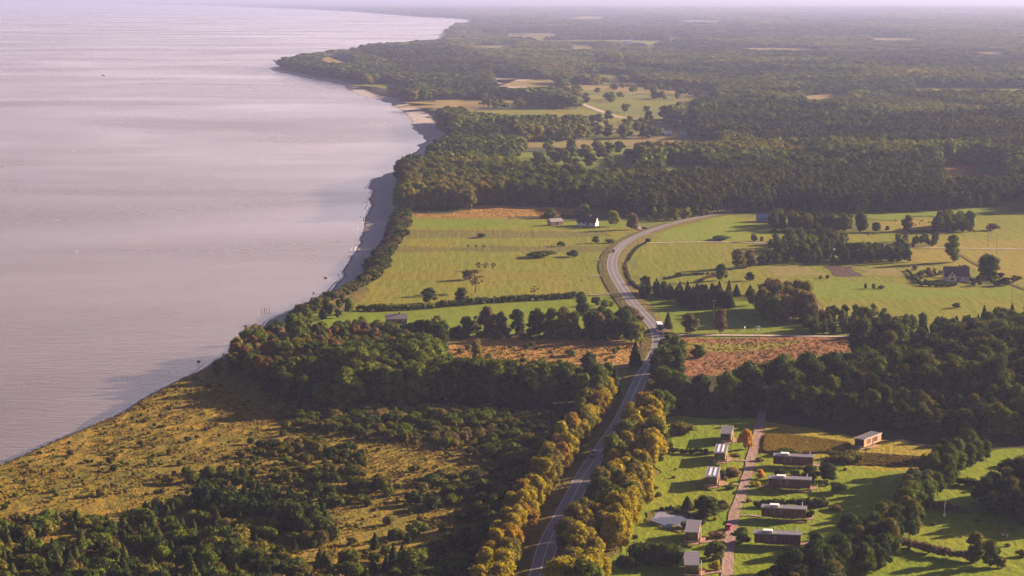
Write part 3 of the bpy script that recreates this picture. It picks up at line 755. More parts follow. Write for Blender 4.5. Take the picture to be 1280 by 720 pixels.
# road belt, golden
fill([(800, 515), (820, 520), (822, 560), (823, 600), (808, 635), (788, 655), (765, 700), (742, 760), (670, 800), (690, 740), (706, 690), (728, 640), (755, 590), (774, 550)], 5.8,
     [(3.2, 'dec', 'gold', 'golden-leaved'), (1.6, 'dec', 'olive', 'olive-gold'), (1.5, 'tall', 'gold', 'slender golden-leaved'), (1.2, 'dec', 'green', 'green'), (.4, 'dec', 'orange2', 'orange-tinged')], (7.5, 12),
     'roadside_tree', 'tree in the belt between the road and the cabin lawns', seed=10, margin=7.9)
fill([(798, 478), (832, 470), (838, 500), (832, 530), (806, 532), (808, 500)], 6.5, [(3, 'dec', 'olive', 'tall olive-green'), (1, 'dec', 'green', 'tall green')], (9, 13), 'roadside_tree', 'tree at the top of the roadside belt', seed=11, margin=7.8)
# row left of the road
seg2 = seg
def off_point(s, off):
    p = at_s(road, seg, s); t = at_s(road, seg, s + 2) - p; t /= np.linalg.norm(t); return p + np.array([t[1], -t[0]]) * off
_, pyr = P(road[:, 0], road[:, 1])
s_lo = 20; s_hi = float(np.interp(-505, -pyr, seg))
r_ = np.random.default_rng(5)
s = s_lo
while s < s_hi:
    for off in (-9.3, -13.2):
        if off == -13.2 and r_.uniform() < 0.35: continue
        p = off_point(s + r_.uniform(-2, 2), off + r_.uniform(-1.2, 1.2))
        tone, adj = [('gold', 'golden-leaved'), ('gold', 'golden-leaved'), ('gold', 'golden-leaved'), ('olive', 'olive-gold'), ('olive', 'olive-gold'), ('orange2', 'orange-tinged')][r_.integers(6)]
        add_tree(p[0], p[1], r_.uniform(8, 12.5), r_.uniform(0.9, 1.15), ('dec', 'dec', 'tall')[int(r_.integers(3))], tone, 'roadside_tree', f'{adj} tree in the row between road and heath', f'{adj} trees in the row between road and heath')
    s += 5.6

# heath shrubs
SH = [(3, 'shr', 'olive', 'olive'), (2.5, 'shr', 'green', 'green'), (1.5, 'shr', 'dark', 'dark green'), (.6, 'shr', 'brown', 'brownish')]
SD = [(1, 'shr', 'olive', 'olive'), (2.5, 'shr', 'green', 'green'), (3, 'shr', 'dark', 'dark green')]
fill([(355, 512), (430, 508), (700, 522), (735, 520), (715, 560), (640, 566), (560, 560), (480, 552), (350, 535)], 4.6, SH, (2.2, 4.4), 'shrub', 'shrub in the thicket band below the wood belt on the heath', keep=0.85, seed=20)
fill([(330, 550), (440, 560), (470, 575), (450, 600), (340, 596), (290, 580)], 5, SH, (2, 4), 'shrub', 'shrub in the thicket amid the golden heath', keep=0.62, seed=21)
fill([(200, 590), (330, 590), (470, 605), (640, 598), (670, 600), (650, 640), (560, 642), (430, 638), (300, 612), (210, 606)], 5.2, SD, (2.2, 5), 'shrub', 'shrub in the dark thicket across the middle of the heath', keep=0.5, seed=22)
fill([(610, 560), (700, 545), (705, 565), (680, 600), (650, 640), (625, 700), (600, 740), (500, 740), (540, 690), (600, 630)], 5.5, SD, (2.5, 5), 'shrub', 'shrub in the shaded scrub beside the golden roadside row', keep=0.8, seed=23)
fill([(0, 560), (700, 520), (640, 760), (-60, 760), (-60, 600)], 15, SH, (1.2, 3), 'shrub', 'shrub scattered singly over the golden heath', keep=0.6, seed=24, shore=3)
fill([(-60, 672), (40, 650), (120, 655), (230, 628), (330, 640), (420, 665), (430, 700), (415, 780), (-60, 780)], 4.6,
     [(1.8, 'spr', 'pine', 'young olive-green spruce'), (1.2, 'spr', 'spruce', 'young dark spruce'), (2.6, 'shr', 'green', 'green'), (1.6, 'shr', 'dark', 'dark green'), (1.6, 'shr', 'olive', 'olive')], (3.0, 5.6), 'shrub', 'in the young plantation at the near end of the heath', keep=0.62, seed=25)
fill([(240, 615), (400, 640), (405, 668), (330, 662), (250, 640)], 4.4, [(3, 'spr', 'spruce', 'young dark spruce'), (1, 'shr', 'dark', 'dark green')], (5, 8.5), 'shrub', 'in the tight dark clump on the heath', keep=0.9, seed=26)
fill([(420, 690), (520, 660), (560, 700), (540, 760), (420, 760)], 7, [(2, 'spr', 'spruce', 'young dark spruce'), (2, 'shr', 'green', 'green')], (3, 6), 'shrub', 'beside the young plantation near the shaded scrub', keep=0.5, seed=27)
# bluff scrub
for k in range(260):
    py = 262 + 130 * k / 260.0; base = G(0, py)[1]
    i = np.argmin(np.abs(coast[:200, 1] - base)) if len(coast) > 200 else 0
    j = np.where((coast[:-1, 1] <= base) & (coast[1:, 1] > base))[0]
    if not len(j): continue
    j = j[0]; a_, b_ = coast[j], coast[j + 1]; xx = a_[0] + (b_[0] - a_[0]) * (base - a_[1]) / (b_[1] - a_[1])
    for q in range(2):
        o = float(beach_w(base)) + r_.uniform(1.5, float(bluff_w(base)) + 4); x = xx + o * 1.0
        sdv = shore_dist([x], [base])[0]; zz = float(land_z(np.array([sdv]), np.array([base]))[0])
        if sdv < beach_w(base) + 1: continue
        tone, adj = [('dark', 'dark green'), ('green', 'green'), ('brown', 'brown')][r_.integers(3)]
        add_tree(x, base + r_.uniform(-2, 2), r_.uniform(2, 4.5), 1.1, 'shr', tone, 'shrub', f'{adj} shrub clinging to the bluff between beach and meadow', f'{adj} shrubs on the bluff', z=zz - 0.2)
# clearing shrubs
fill([(560, 432), (780, 430), (800, 440), (735, 460), (560, 455)], 9, SH, (1, 2.6), 'shrub', 'shrub dotted over the orange clearing left of the road', keep=0.45, seed=28)
fill([(990, 395), (1110, 398), (1110, 422), (1010, 418)], 6.5, [(3, 'dec', 'green', 'small green broadleaf'), (2, 'dec', 'dark', 'small dark broadleaf'), (1, 'dec', 'lime', 'small lime-green')], (4, 7), 'garden_tree', 'tree in the garden of the pink-roofed house by the side road', keep=0.7, seed=29)
# hamlet fill
fill([(962, 308), (1020, 296), (1060, 300), (1040, 330), (962, 331)], 7.5, [(3, 'dec', 'green', 'green broadleaf'), (3, 'dec', 'dark', 'dark green broadleaf')], (6, 11), 'garden_tree', 'tree in the farmstead grove beside the field track', keep=0.75, seed=30)
fill([(1044, 322), (1135, 316), (1136, 329), (1050, 331)], 7, [(1, 'dec', 'green', 'green broadleaf'), (4, 'dec', 'dark', 'dark green broadleaf')], (7, 12), 'garden_tree', 'tree in the dark row in front of the hamlet barns', keep=0.85, seed=31)
fill([(962, 280), (1080, 280), (1085, 291), (1000, 290), (962, 286)], 8, [(3, 'dec', 'green', 'green broadleaf'), (2, 'dec', 'olive', 'olive broadleaf'), (2, 'dec', 'dark', 'dark green broadleaf')], (8, 13), 'garden_tree', 'tree in the grove behind the cow pasture', keep=0.85, seed=32)
fill([(1172, 283), (1214, 280), (1214, 291), (1165, 291)], 7, [(3, 'dec', 'green', 'green broadleaf'), (2, 'dec', 'dark', 'dark green broadleaf')], (7, 11), 'garden_tree', 'tree in the small grove at the far end of the pasture', keep=0.9, seed=33)
fill([(1137, 304), (1172, 300), (1172, 309), (1137, 310)], 6, [(2, 'dec', 'dark', 'dark green broadleaf')], (4, 6), 'garden_tree', 'tree in the low clump right of the hamlet', keep=0.8, seed=34)
# dark conifer belt beside the road
fill([(800, 366), (850, 365), (850, 373), (802, 375)], 5, [(3, 'spr', 'spruce', 'dark spruce'), (1, 'dec', 'dark', 'dark broadleaf')], (5, 8), 'deciduous_tree', 'tree in the clipped dark belt beside the road', keep=.9, seed=35)
fill([(848, 372), (912, 372), (914, 386), (850, 387)], 5, [(4, 'spr', 'spruce', 'dark spruce'), (1, 'dec', 'dark', 'dark broadleaf')], (8, 11), 'deciduous_tree', 'tree in the square dark plantation beyond the side road', keep=.95, seed=36)
fill([(915, 368), (950, 368), (955, 376), (916, 374)], 6, [(2, 'spr', 'spruce', 'dark spruce')], (5, 8), 'deciduous_tree', 'tree in the gappy row beyond the square plantation', keep=.7, seed=37)
fill([(948, 384), (1010, 388), (1012, 406), (955, 404)], 7, [(3, 'dec', 'olive', 'tall olive'), (2, 'dec', 'brown', 'tall brown'), (3, 'dec', 'green', 'tall green')], (13, 18), 'deciduous_tree', 'tree in the tall autumn clump on the side-road meadow', keep=.9, seed=38)
fill([(1168, 418), (1225, 414), (1275, 412), (1750, 408), (1750, 434), (1280, 432), (1165, 436)], 6, [(3, 'dec', 'dark', 'dark green broadleaf'), (1, 'spr', 'spruce', 'dark spruce'), (1, 'dec', 'green', 'green broadleaf')], (9, 13), 'deciduous_tree', 'tree in the wood edge beyond the russet field', keep=.9, seed=39, vis=True)
fill([(385, 386), (440, 380), (445, 392), (400, 404), (385, 404)], 7, [(1, 'dec', 'dark', 'dark green broadleaf'), (1, 'dec', 'green', 'green broadleaf')], (4, 8), 'deciduous_tree', 'tree at the bluff end of the meadow hedge', keep=.6, seed=40, shore=3)
fill([(372, 408), (470, 405), (500, 408), (545, 418), (560, 436), (480, 430), (400, 416)], 6.5, [(2, 'dec', 'dark', 'dark green broadleaf'), (3, 'dec', 'green', 'green broadleaf'), (.5, 'dec', 'olive', 'olive')], (8, 12), 'deciduous_tree', 'tree around the low cottage near the bluff', keep=.85, seed=41, vis=True, shore=3)

fill([(562, 414), (650, 416), (760, 419), (780, 426), (700, 426), (562, 424)], 4.6, [(3, 'shr', 'green', 'green'), (2, 'shr', 'dark', 'dark green'), (1.4, 'shr', 'olive', 'olive')], (2.0, 4.2), 'shrub', 'shrub in the undergrowth beneath the tree row below the green meadow', keep=.75, seed=50)
fill([(735, 408), (790, 410), (800, 428), (735, 428)], 6.5, [(3, 'dec', 'green', 'green broadleaf'), (3, 'dec', 'dark', 'dark green broadleaf')], (9, 13), 'garden_tree', 'tree around the shaded cottage left of the road', keep=.6, seed=51)
fill([(1140, 342), (1182, 340), (1184, 354), (1150, 354)], 5.5, [(1, 'shr', 'green', 'green'), (1, 'shr', 'dark', 'dark green'), (.6, 'shr', 'brown', 'brown')], (1.2, 2.6), 'shrub', 'shrub in the garden left of the cream farmhouse', keep=.5, seed=52)
fill([(1212, 344), (1275, 346), (1270, 358), (1205, 358)], 5.5, [(1, 'shr', 'green', 'green'), (2, 'shr', 'dark', 'dark green'), (.6, 'dec', 'brown', 'brown broadleaf')], (1.5, 4), 'shrub', 'shrub in the yard right of the cream farmhouse', keep=.6, seed=53)
fill([(1000, 402), (1180, 408), (1180, 421), (1110, 421), (1005, 418)], 6.5, [(3, 'dec', 'green', 'green broadleaf'), (2, 'dec', 'dark', 'dark green broadleaf'), (1, 'dec', 'olive', 'olive broadleaf')], (4, 8.5), 'garden_tree', 'tree in the broken line above the side road', keep=.62, seed=54)
fill([(800, 268), (905, 265), (905, 270), (860, 274), (812, 279)], 7, [(3, 'dec', 'green', 'green broadleaf'), (2, 'dec', 'lime', 'lime-green broadleaf'), (2, 'dec', 'olive', 'olive broadleaf')], (5, 9), 'garden_tree', 'tree along the forest hem above the upper road', keep=.6, seed=55, margin=6)
for k, (poly, lab) in enumerate([([(918, 560), (938, 560), (925, 615), (900, 612)], 'shrub on the plots left of the drive'), ([(946, 570), (962, 572), (955, 630), (930, 632)], 'shrub on the plots right of the drive'), ([(885, 650), (912, 650), (902, 712), (880, 712)], 'shrub by the lower drive near the pond cabins'), ([(1010, 575), (1065, 582), (1060, 650), (1015, 650)], 'shrub on the lawn beyond the long cabins'), ([(770, 600), (850, 560), (860, 620), (820, 640), (790, 680)], 'shrub on the lawn edge beside the roadside belt'), ([(800, 636), (885, 632), (890, 650), (870, 644), (830, 636)], 'shrub on the far bank of the pond'), ([(1100, 640), (1290, 625), (1290, 720), (1090, 720)], 'shrub on the right-hand cow lawns')]):
    fill(poly, (6.5, 6.5, 6.5, 9, 9, 4.5, 13)[k], [(2, 'shr', 'green', 'green'), (2, 'shr', 'olive', 'olive'), (1.3, 'shr', 'brown', 'brown'), (.8, 'shr', 'gold', 'golden'), (1, 'shr', 'dark', 'dark green')], (0.8, 2.2), 'shrub', lab, keep=.45, seed=60 + k, vis=True)
# hand placed: base px, base py, height px, width px, kind, tone, label
HT = [
    (594, 366, 31, 28, 'open', 'brown', 'gaunt sparse brown tree alone in the large meadow'),
    (586, 350, 13, 15, 'dec', 'green', 'small round tree just behind the gaunt meadow tree'),
    (598, 338, 11, 10, 'open', 'brown', 'thin brown tree at the near end of the short meadow row'),
    (607, 338, 11, 9, 'open', 'brown', 'thin brown tree in the middle of the short meadow row'),
    (616, 338, 10, 9, 'open', 'brown', 'thin brown tree ending the short meadow row'),
    (602, 297, 6, 13, 'shr', 'green', 'flat green bush alone on the upper meadow'),
    (585, 311, 6, 6, 'open', 'brown', 'wispy sapling alone below the flat green bush'),
    (595, 311, 6, 6, 'open', 'brown', 'wispy sapling between two others below the flat green bush'),
    (605, 311, 6, 6, 'open', 'brown', 'wispy sapling nearest the barn side below the flat green bush'),
    (676, 322, 9, 32, 'shr', 'green', 'broad low hump of bushes in the meadow'),
    (717, 321, 9, 16, 'shr', 'dark', 'round dark bush beside the broad hump in the meadow'),
    (702, 308, 7, 10, 'shr', 'green', 'small bush above the round dark meadow bush'),
    (745, 304, 9, 12, 'dec', 'green', 'little tree on the meadow hedge line near the road curve'),
    (763, 304, 6, 12, 'shr', 'green', 'low bush on the meadow hedge line nearest the road curve'),
    (637, 277, 9, 5, 'open', 'brown', 'slim bare tree at the upper meadow edge'),
    (537, 379, 20, 18, 'dec', 'dark', 'tall dark tree rising from the meadow hedge'),
    (577, 381, 22, 15, 'dec', 'dark', 'dark tree in the meadow hedge below the gaunt tree'),
    (668, 370, 14, 12, 'open', 'brown', 'sparse tree sticking out of the meadow hedge'),
    (690, 272, 12, 12, 'tall', 'green', 'green tree behind the small grey-roofed barn'),
    (730, 271, 16, 22, 'dec', 'green', 'broad tree behind the white farmhouse'),
    (768, 283, 20, 16, 'dec', 'lime', 'bright lime tree right of the white farmhouse'),
    (791, 287, 22, 15, 'dec', 'brown', 'brownish tree by the lane to the white farmhouse'),
    (827, 274, 14, 12, 'dec', 'green', 'green tree at the forest edge above the road'),
    (855, 274, 10, 14, 'dec', 'lime', 'yellow-green tree at the forest edge above the road'),
    (880, 270, 9, 14, 'dec', 'olive', 'olive tree at the forest edge near where the road enters'),
    (902, 351, 22, 14, 'dec', 'green', 'green tree at the tip of the meadow hedge right of the road'),
    (924, 336, 25, 19, 'tall', 'olive', 'tall olive tree of the pair in the right meadow'),
    (938, 334, 23, 18, 'dec', 'brown', 'brown tree of the pair in the right meadow'),
    (952, 331, 13, 16, 'dec', 'dark', 'dark tree beside the pair in the right meadow'),
    (937, 351, 11, 11, 'dec', 'dark', 'small lollipop tree below the pair in the right meadow'),
    (849, 345, 5, 9, 'shr', 'dark', 'tiny bush on the ditch line right of the road'),
    (942, 302, 10, 9, 'dec', 'brown', 'small round brown tree on the field track'),
    (952, 302, 7, 5, 'dec', 'brown', 'tiny tree next to the small round one on the field track'),
    (900, 300, 6, 23, 'shr', 'dark', 'flat dark hump of bushes beside the field track'),
    (810, 303, 6, 6, 'shr', 'dark', 'small bush at the mouth of the field track'),
    (806, 356, 12, 14, 'dec', 'green', 'leafy tree beside the road below the curve'),
    (745, 382, 12, 12, 'shr', 'dark', 'dark round bush left of the road below the farm lane'),
    (757, 386, 13, 18, 'shr', 'green', 'green dome-shaped bush left of the road'),
    (940, 382, 22, 14, 'dec', 'green', 'round tree right of the square dark plantation'),
    (901, 417, 32, 21, 'dec', 'brown', 'large copper-brown tree on the shaded meadow by the side road'),
    (835, 412, 23, 11, 'spr', 'pine', 'conical tree beside the road by the lorry'),
    (864, 417, 27, 16, 'tall', 'olive', 'slender birch-like tree on the shaded meadow'),
    (871, 448, 18, 15, 'tall', 'green', 'lone green tree on the russet field'),
    (846, 455, 34, 18, 'tall', 'green', 'tall green tree at the road bend facing the russet field'),
    (1191, 328, 35, 16, 'tall', 'green', 'tall poplar-like tree standing alone behind the cream farmhouse'),
    (1236, 348, 31, 28, 'dec', 'dark', 'big spreading dark tree beside the cream farmhouse'),
    (1206, 341, 10, 12, 'dec', 'dark', 'dark tree against the side of the cream farmhouse'),
    (1257, 357, 11, 13, 'dec', 'dark', 'square dark tree at the garden corner of the cream farmhouse'),
    (1160, 345, 11, 9, 'dec', 'rust', 'copper-red tree in the cream farmhouse garden'),
    (1168, 343, 8, 6, 'dec', 'rust', 'smaller copper-red tree in the cream farmhouse garden'),
    (1143, 338, 7, 7, 'dec', 'brown', 'brown tree at the end of the cream farmhouse garden'),
    (1196, 385, 7, 10, 'dec', 'green', 'tiny round tree alone in the lower right meadow'),
    (1082, 361, 7, 5, 'dec', 'dark', 'dark sapling starting the tiny row in the right meadow'),
    (1092, 361, 7, 6, 'dec', 'brown', 'brown sapling within the tiny row in the right meadow'),
    (1102, 361, 5, 8, 'shr', 'brown', 'brown bush ending the tiny row in the right meadow'),
    (1026, 348, 4, 5, 'shr', 'brown', 'small brown bush on the strip fields'),
    (1034, 348, 5, 5, 'shr', 'brown', 'taller brown bush on the strip fields by the ploughed field'),
    (1095, 290, 13, 12, 'dec', 'green', 'green tree at the grove corner of the cow pasture'),
    (1133, 289, 21, 11, 'tall', 'brown', 'tall two-toned tree in the cow pasture'),
    (1109, 288, 6, 6, 'shr', 'dark', 'dark bush in the cow pasture'),
    (1240, 288, 9, 14, 'dec', 'brown', 'brown tree by the far track end of the pasture'),
    (1213, 290, 8, 8, 'dec', 'brown', 'small brown tree between the groves beyond the pasture'),
    (1132, 304, 12, 8, 'dec', 'brown', 'brown tree right behind the hamlet barn'),
    (1122, 302, 11, 9, 'dec', 'green', 'green tree left of the brown one behind the hamlet barn'),
    (1014, 300, 10, 8, 'dec', 'dark', 'dark tree at the far side of the farmstead grove'),
    (982, 302, 10, 7, 'dec', 'dark', 'dark tree on the track left of the farmstead grove'),
    (1054, 308, 18, 14, 'dec', 'dark', 'tall dark tree behind the pink-roofed farmhouse'),
    (1075, 326, 24, 26, 'dec', 'dark', 'broad dark oak-like tree left of the brown barn'),
    (1094, 421, 25, 16, 'dec', 'dark', 'dark tree at the end of the side-road garden'),
    (1119, 422, 28, 16, 'dec', 'green', 'green tree in the pair above the side road'),
    (1131, 423, 27, 16, 'dec', 'dark', 'dark tree in the pair above the side road'),
    (1153, 421, 26, 15, 'spr', 'spruce', 'compact conical tree between the pair and the wood edge'),
    (1262, 414, 24, 14, 'spr', 'spruce', 'dark conifer at the wood edge next to the right meadow'),
    # row below the green meadow
    (490, 414, 12, 16, 'dec', 'olive', 'olive tree in front of the low cottage near the bluff'),
    (514, 424, 22, 22, 'dec', 'dark', 'dark tree right of the low cottage'),
    (545, 424, 32, 22, 'open', 'olive', 'loose olive tree starting the tree row below the green meadow'),
    (550, 438, 34, 28, 'dec', 'dark', 'large dark tree at the corner of the orange clearing'),
    (583, 419, 24, 18, 'dec', 'green', 'round green tree in the row below the green meadow'),
    (595, 418, 25, 9, 'open', 'brown', 'bare forked tree in the row below the green meadow'),
    (610, 419, 38, 19, 'dec', 'brown', 'tall brownish tree in the row below the green meadow'),
    (627, 419, 31, 17, 'dec', 'green', 'green tree right of the tall brownish one in the row'),
    (647, 419, 33, 15, 'tall', 'dark', 'narrow dark tree standing apart in the row'),
    (670, 421, 37, 24, 'dec', 'dark', 'big dark tree starting the dense part of the row'),
    (688, 422, 38, 22, 'dec', 'green', 'green tree within the dense part of the row'),
    (703, 423, 41, 22, 'dec', 'olive', 'tall olive-green tree within the dense part of the row'),
    (719, 424, 36, 20, 'dec', 'green', 'green tree ending the dense part of the row'),
    (728, 400, 33, 18, 'dec', 'green', 'green tree behind the row by the meadow lane'),
    (738, 424, 36, 18, 'dec', 'dark', 'dark tree left of the shaded cottage'),
    (750, 424, 35, 17, 'dec', 'brown', 'brown tree against the shaded cottage'),
    (783, 426, 40, 22, 'dec', 'green', 'big tree between shaded cottage and road'),
    (790, 411, 27, 24, 'dec', 'brown', 'copper-brown tree leaning over the road'),
    (795, 429, 27, 21, 'dec', 'lime', 'bright lime-green tree beside the road by the lorry'),
    (794, 459, 34, 15, 'spr', 'spruce', 'dark conifer at the roadside end of the orange clearing'),
    (597, 452, 29, 15, 'tall', 'olive', 'slender olive tree alone in the orange clearing'),
    (737, 464, 25, 20, 'dec', 'dark', 'dark tree at the lower right of the orange clearing'),
    (714, 446, 10, 14, 'shr', 'green', 'green bush in the middle of the orange clearing'),
    (768, 442, 8, 10, 'shr', 'green', 'green bush right in the orange clearing'),
    (527, 455, 18, 22, 'dec', 'rust', 'rust-coloured tree at the left end of the orange clearing'),
    (560, 462, 15, 17, 'dec', 'gold', 'yellow tree among the wood at the orange clearing'),
    (333, 448, 26, 20, 'open', 'green', 'loose-crowned tree standing out against the sea'),
    (345, 446, 28, 16, 'open', 'green', 'second loose-crowned tree against the sea, beside the first'),
    (293, 452, 27, 13, 'dec', 'rust', 'red-brown tree at the seaward tip of the wood'),
    (271, 470, 21, 13, 'dec', 'green', 'small green tree alone on the low bluff by the water'),
    (498, 222, 5, 3.5, 'tall', 'dark', 'tiny lone tree on the beach below the forest headland'),
    # cabin grounds
    (850, 542, 16, 32, 'shr', 'olive', 'wide olive dome bush on the upper cabin lawn'),
    (832, 560, 15, 20, 'shr', 'dark', 'dark bush at the end of the lawn hedge'),
    (933, 562, 27, 16, 'dec', 'orange', 'bright orange autumn tree beside the gravel drive'),
    (919, 571, 5, 13, 'shr', 'brown', 'low brown bush behind the second small cabin'),
    (914, 595, 12, 24, 'shr', 'brown', 'brown bush between the third small cabin and the drive'),
    (904, 597, 11, 14, 'shr', 'dark', 'dark bush against the third small cabin'),
    (950, 599, 13, 13, 'dec', 'orange', 'small yellow-orange tree right of the drive'),
    (946, 608, 7, 14, 'shr', 'gold', 'low golden bush right of the drive'),
    (948, 577, 6, 12, 'shr', 'brown', 'reddish bush at the drive by the first long cabin'),
    (980, 568, 8, 30, 'shr', 'dark', 'dark bush mass behind the first long cabin'),
    (975, 600, 14, 18, 'dec', 'dark', 'dark low tree left in front of the first long cabin'),
    (992, 602, 16, 22, 'dec', 'green', 'green low tree in front of the first long cabin'),
    (1012, 604, 24, 24, 'dec', 'dark', 'tall dark tree between the first and second long cabins'),
    (1035, 602, 24, 22, 'dec', 'dark', 'dark tree beyond the deck of the second long cabin'),
    (1049, 616, 14, 26, 'shr', 'green', 'green dome bush beyond the second long cabin'),
    (1044, 638, 8, 17, 'shr', 'brown', 'brown bush beyond the third long cabin'),
    (882, 647, 28, 34, 'dec', 'dark', 'large dark round tree above the pond'),
    (859, 636, 17, 13, 'spr', 'spruce', 'small dark conical tree left of the large round tree'),
    (902, 639, 15, 18, 'dec', 'olive', 'olive tree between the large round tree and the drive'),
    (914, 612, 7, 13, 'shr', 'green', 'small green bush at the drive fork by the third cabin'),
    (928, 679, 22, 23, 'dec', 'green', 'round olive tree at the drive opposite the red car'),
    (894, 699, 24, 23, 'dec', 'green', 'round green tree between the lowest small cabins and the drive'),
    (885, 697, 16, 10, 'dec', 'olive', 'straw-coloured bush left of that round green tree'),
    (896, 672, 9, 22, 'shr', 'brown', 'russet bushes between fourth small cabin and the drive'),
    (895, 713, 13, 16, 'shr', 'gold', 'golden bush beside the lowest drive branch'),
    (858, 661, 10, 16, 'shr', 'olive', 'olive bush between the pond and the fourth small cabin'),
    (786, 710, 17, 28, 'shr', 'dark', 'dark dome bush left of the clipped hedge block'),
    (1220, 702, 38, 20, 'tall', 'olive', 'tall olive tree over the lower lawn hedge'),
    (1238, 708, 34, 22, 'dec', 'green', 'broad green tree over the lower lawn hedge'),
    (1250, 710, 16, 14, 'dec', 'olive', 'short olive tree ending the lower lawn hedge'),
    (1248, 642, 26, 24, 'tall', 'olive', 'pale spiky-topped tree in front of the dark copse'),
    (1232, 613, 12, 12, 'dec', 'dark', 'small dark tree in the lawn hedge left of the copse'),
    (1062, 578, 14, 40, 'shr', 'olive', 'wide olive thicket in front of the stilted cabin'),
    (1045, 573, 10, 20, 'shr', 'olive', 'low olive bush left in front of the stilted cabin'),
    (1012, 650, 14, 10, 'shr', 'dark', 'dark bush beyond the lower deck of the third long cabin'),
]
for px, py, hp, wp, kind, tone, label in HT:
    x, y = G(px, py); s_ = ppm(py); h = hp / s_ / 0.985; w = wp / s_
    nm = 'bush' if kind == 'shr' else ('conifer' if kind == 'spr' else 'lone_tree')
    zz = 0.0
    sdv = shore_dist([x], [y])[0]
    if sdv < 25: zz = float(land_z(np.array([sdv]), np.array([float(y)]))[0])
    add_tree(float(x), float(y), h, (w / h) / WID[kind], kind, tone, nm, label, None, z=zz, hand=True)

# ------------------------------------------------------------------ far forest
dists = [1445.0]
while dists[-1] < 26000: dists.append(dists[-1] + max(5.3, dists[-1] / 265) * 0.9)
gx, gy, gs = [], [], []
rf = np.random.default_rng(42)
for k, dd in enumerate(dists):
    sps = max(5.3, dd / 265); xs = np.arange(-0.22 * dd, 0.47 * dd, sps) + (k % 2) * sps / 2
    gx.append(xs + rf.uniform(-.42, .42, len(xs)) * sps); gy.append(dd + rf.uniform(-.4, .4, len(xs)) * sps); gs.append(np.full(len(xs), sps))
gx, gy, gs = map(np.concatenate, (gx, gy, gs))
fpx, fpy = P(gx, gy)
keep = np.ones(len(gx), bool)
front = np.interp(fpx, [480, 512, 590, 596, 730, 780, 800, 817, 900, 960, 975, 1085, 1180, 1225, 1247, 1262, 1300, 1600], [266, 262, 262, 256, 258, 270, 283, 271, 268, 266, 262, 270, 264, 262, 280, 292, 294, 294])
keep &= fpy < front
for nm, poly, m in FIELDS:
    if nm in ('clearing', 'meadow', 'dry_grass_strip'): keep &= ~inpoly(fpx, fpy, poly)
keep &= road_dist(gx, gy) > 8
keep[keep] &= (shore_dist(gx[keep], gy[keep]) - beach_w(gy[keep]) - 6) > 0
# small glades
glade = vnoise(gx, gy, 260, 11) * 0.7 + vnoise(gx, gy, 90, 12) * 0.3
keep &= ~((glade > 0.76) & (gy > 2300))
keep &= ~((vnoise(gx, gy / 1.8, 700, 15) > 0.86) & (gy > 5200))
gx, gy, gs, fpx, fpy = gx[keep], gy[keep], gs[keep], fpx[keep], fpy[keep]
ux = gx * 0.985 + gy * 0.17; uy = -gx * 0.17 + gy * 0.985
cx_ = np.floor((ux + 60 * vnoise(gx, gy, 300, 51)) / (170 + gy * 0.02)); cy_ = np.floor((uy + 80 * vnoise(gx, gy, 260, 52)) / (150 + gy * 0.06))
def hsh(a, b, k):
    v = np.sin(a * 12.9898 + b * 78.233 + k * 37.7) * 43758.5453; return v - np.floor(v)
par_h, par_s = hsh(cx_, cy_, 1), hsh(cx_, cy_, 2)
stand = vnoise(gx, gy, 210, 21) * 0.6 + vnoise(gx, gy, 60, 22) * 0.4 + rf.uniform(-.12, .12, len(gx))
stand = np.where(gy > 1750, stand * 0.5 + par_s * 0.42, stand)
hh = (np.where(gy > 1800, 7.5 + 9 * par_h, 12.5) + 7 * vnoise(gx, gy, 140, 31) * 0.75 + 3 * vnoise(gx, gy, 35, 32)) * rf.uniform(0.8, 1.15, len(gx))
ck = clear_of(gx, gy, hh * 0.8, [p for n_, p, m_ in FIELDS if n_ in ('clearing', 'dry_grass_strip')])
gx, gy, gs, hh, stand = gx[ck], gy[ck], gs[ck], hh[ck], stand[ck]
# scattered trees inside the mid-distance clearings
for poly, n in (([(640, 192), (700, 188), (760, 189), (800, 195), (790, 214), (715, 212), (640, 205)], 90), ([(660, 135), (840, 140), (840, 158), (740, 156)], 50), ([(700, 107), (895, 114), (895, 125), (720, 130)], 110), ([(735, 158), (870, 158), (870, 175), (735, 172)], 60), ([(600, 124), (685, 125), (680, 136), (600, 136)], 50)):
    q = np.array(poly); a = rf.uniform(q[:, 0].min(), q[:, 0].max(), n); c = rf.uniform(q[:, 1].min(), q[:, 1].max(), n)
    m = inpoly(a, c, q) & (vnoise(a, c * 4, 16, 3) > 0.5); w = G(a[m], c[m])
    gx = np.append(gx, w[:, 0]); gy = np.append(gy, w[:, 1]); gs = np.append(gs, np.full(m.sum(), 9.0)); hh = np.append(hh, rf.uniform(8, 14, m.sum())); stand = np.append(stand, rf.uniform(.3, .5, m.sum()))

far_rows = []
for x, y, s_, h, st in zip(gx, gy, gs, hh, stand):
    if st > 0.66: kd, tn = 'pin', 'pine'
    elif st > 0.56: kd, tn = 'spr', 'spruce'
    elif st > 0.47: kd, tn = 'dec', 'dark'
    elif st > 0.30: kd, tn = 'dec', 'green'
    else: kd, tn = 'dec', 'olive'
    far_rows.append((x, y, h, s_, kd, tn))

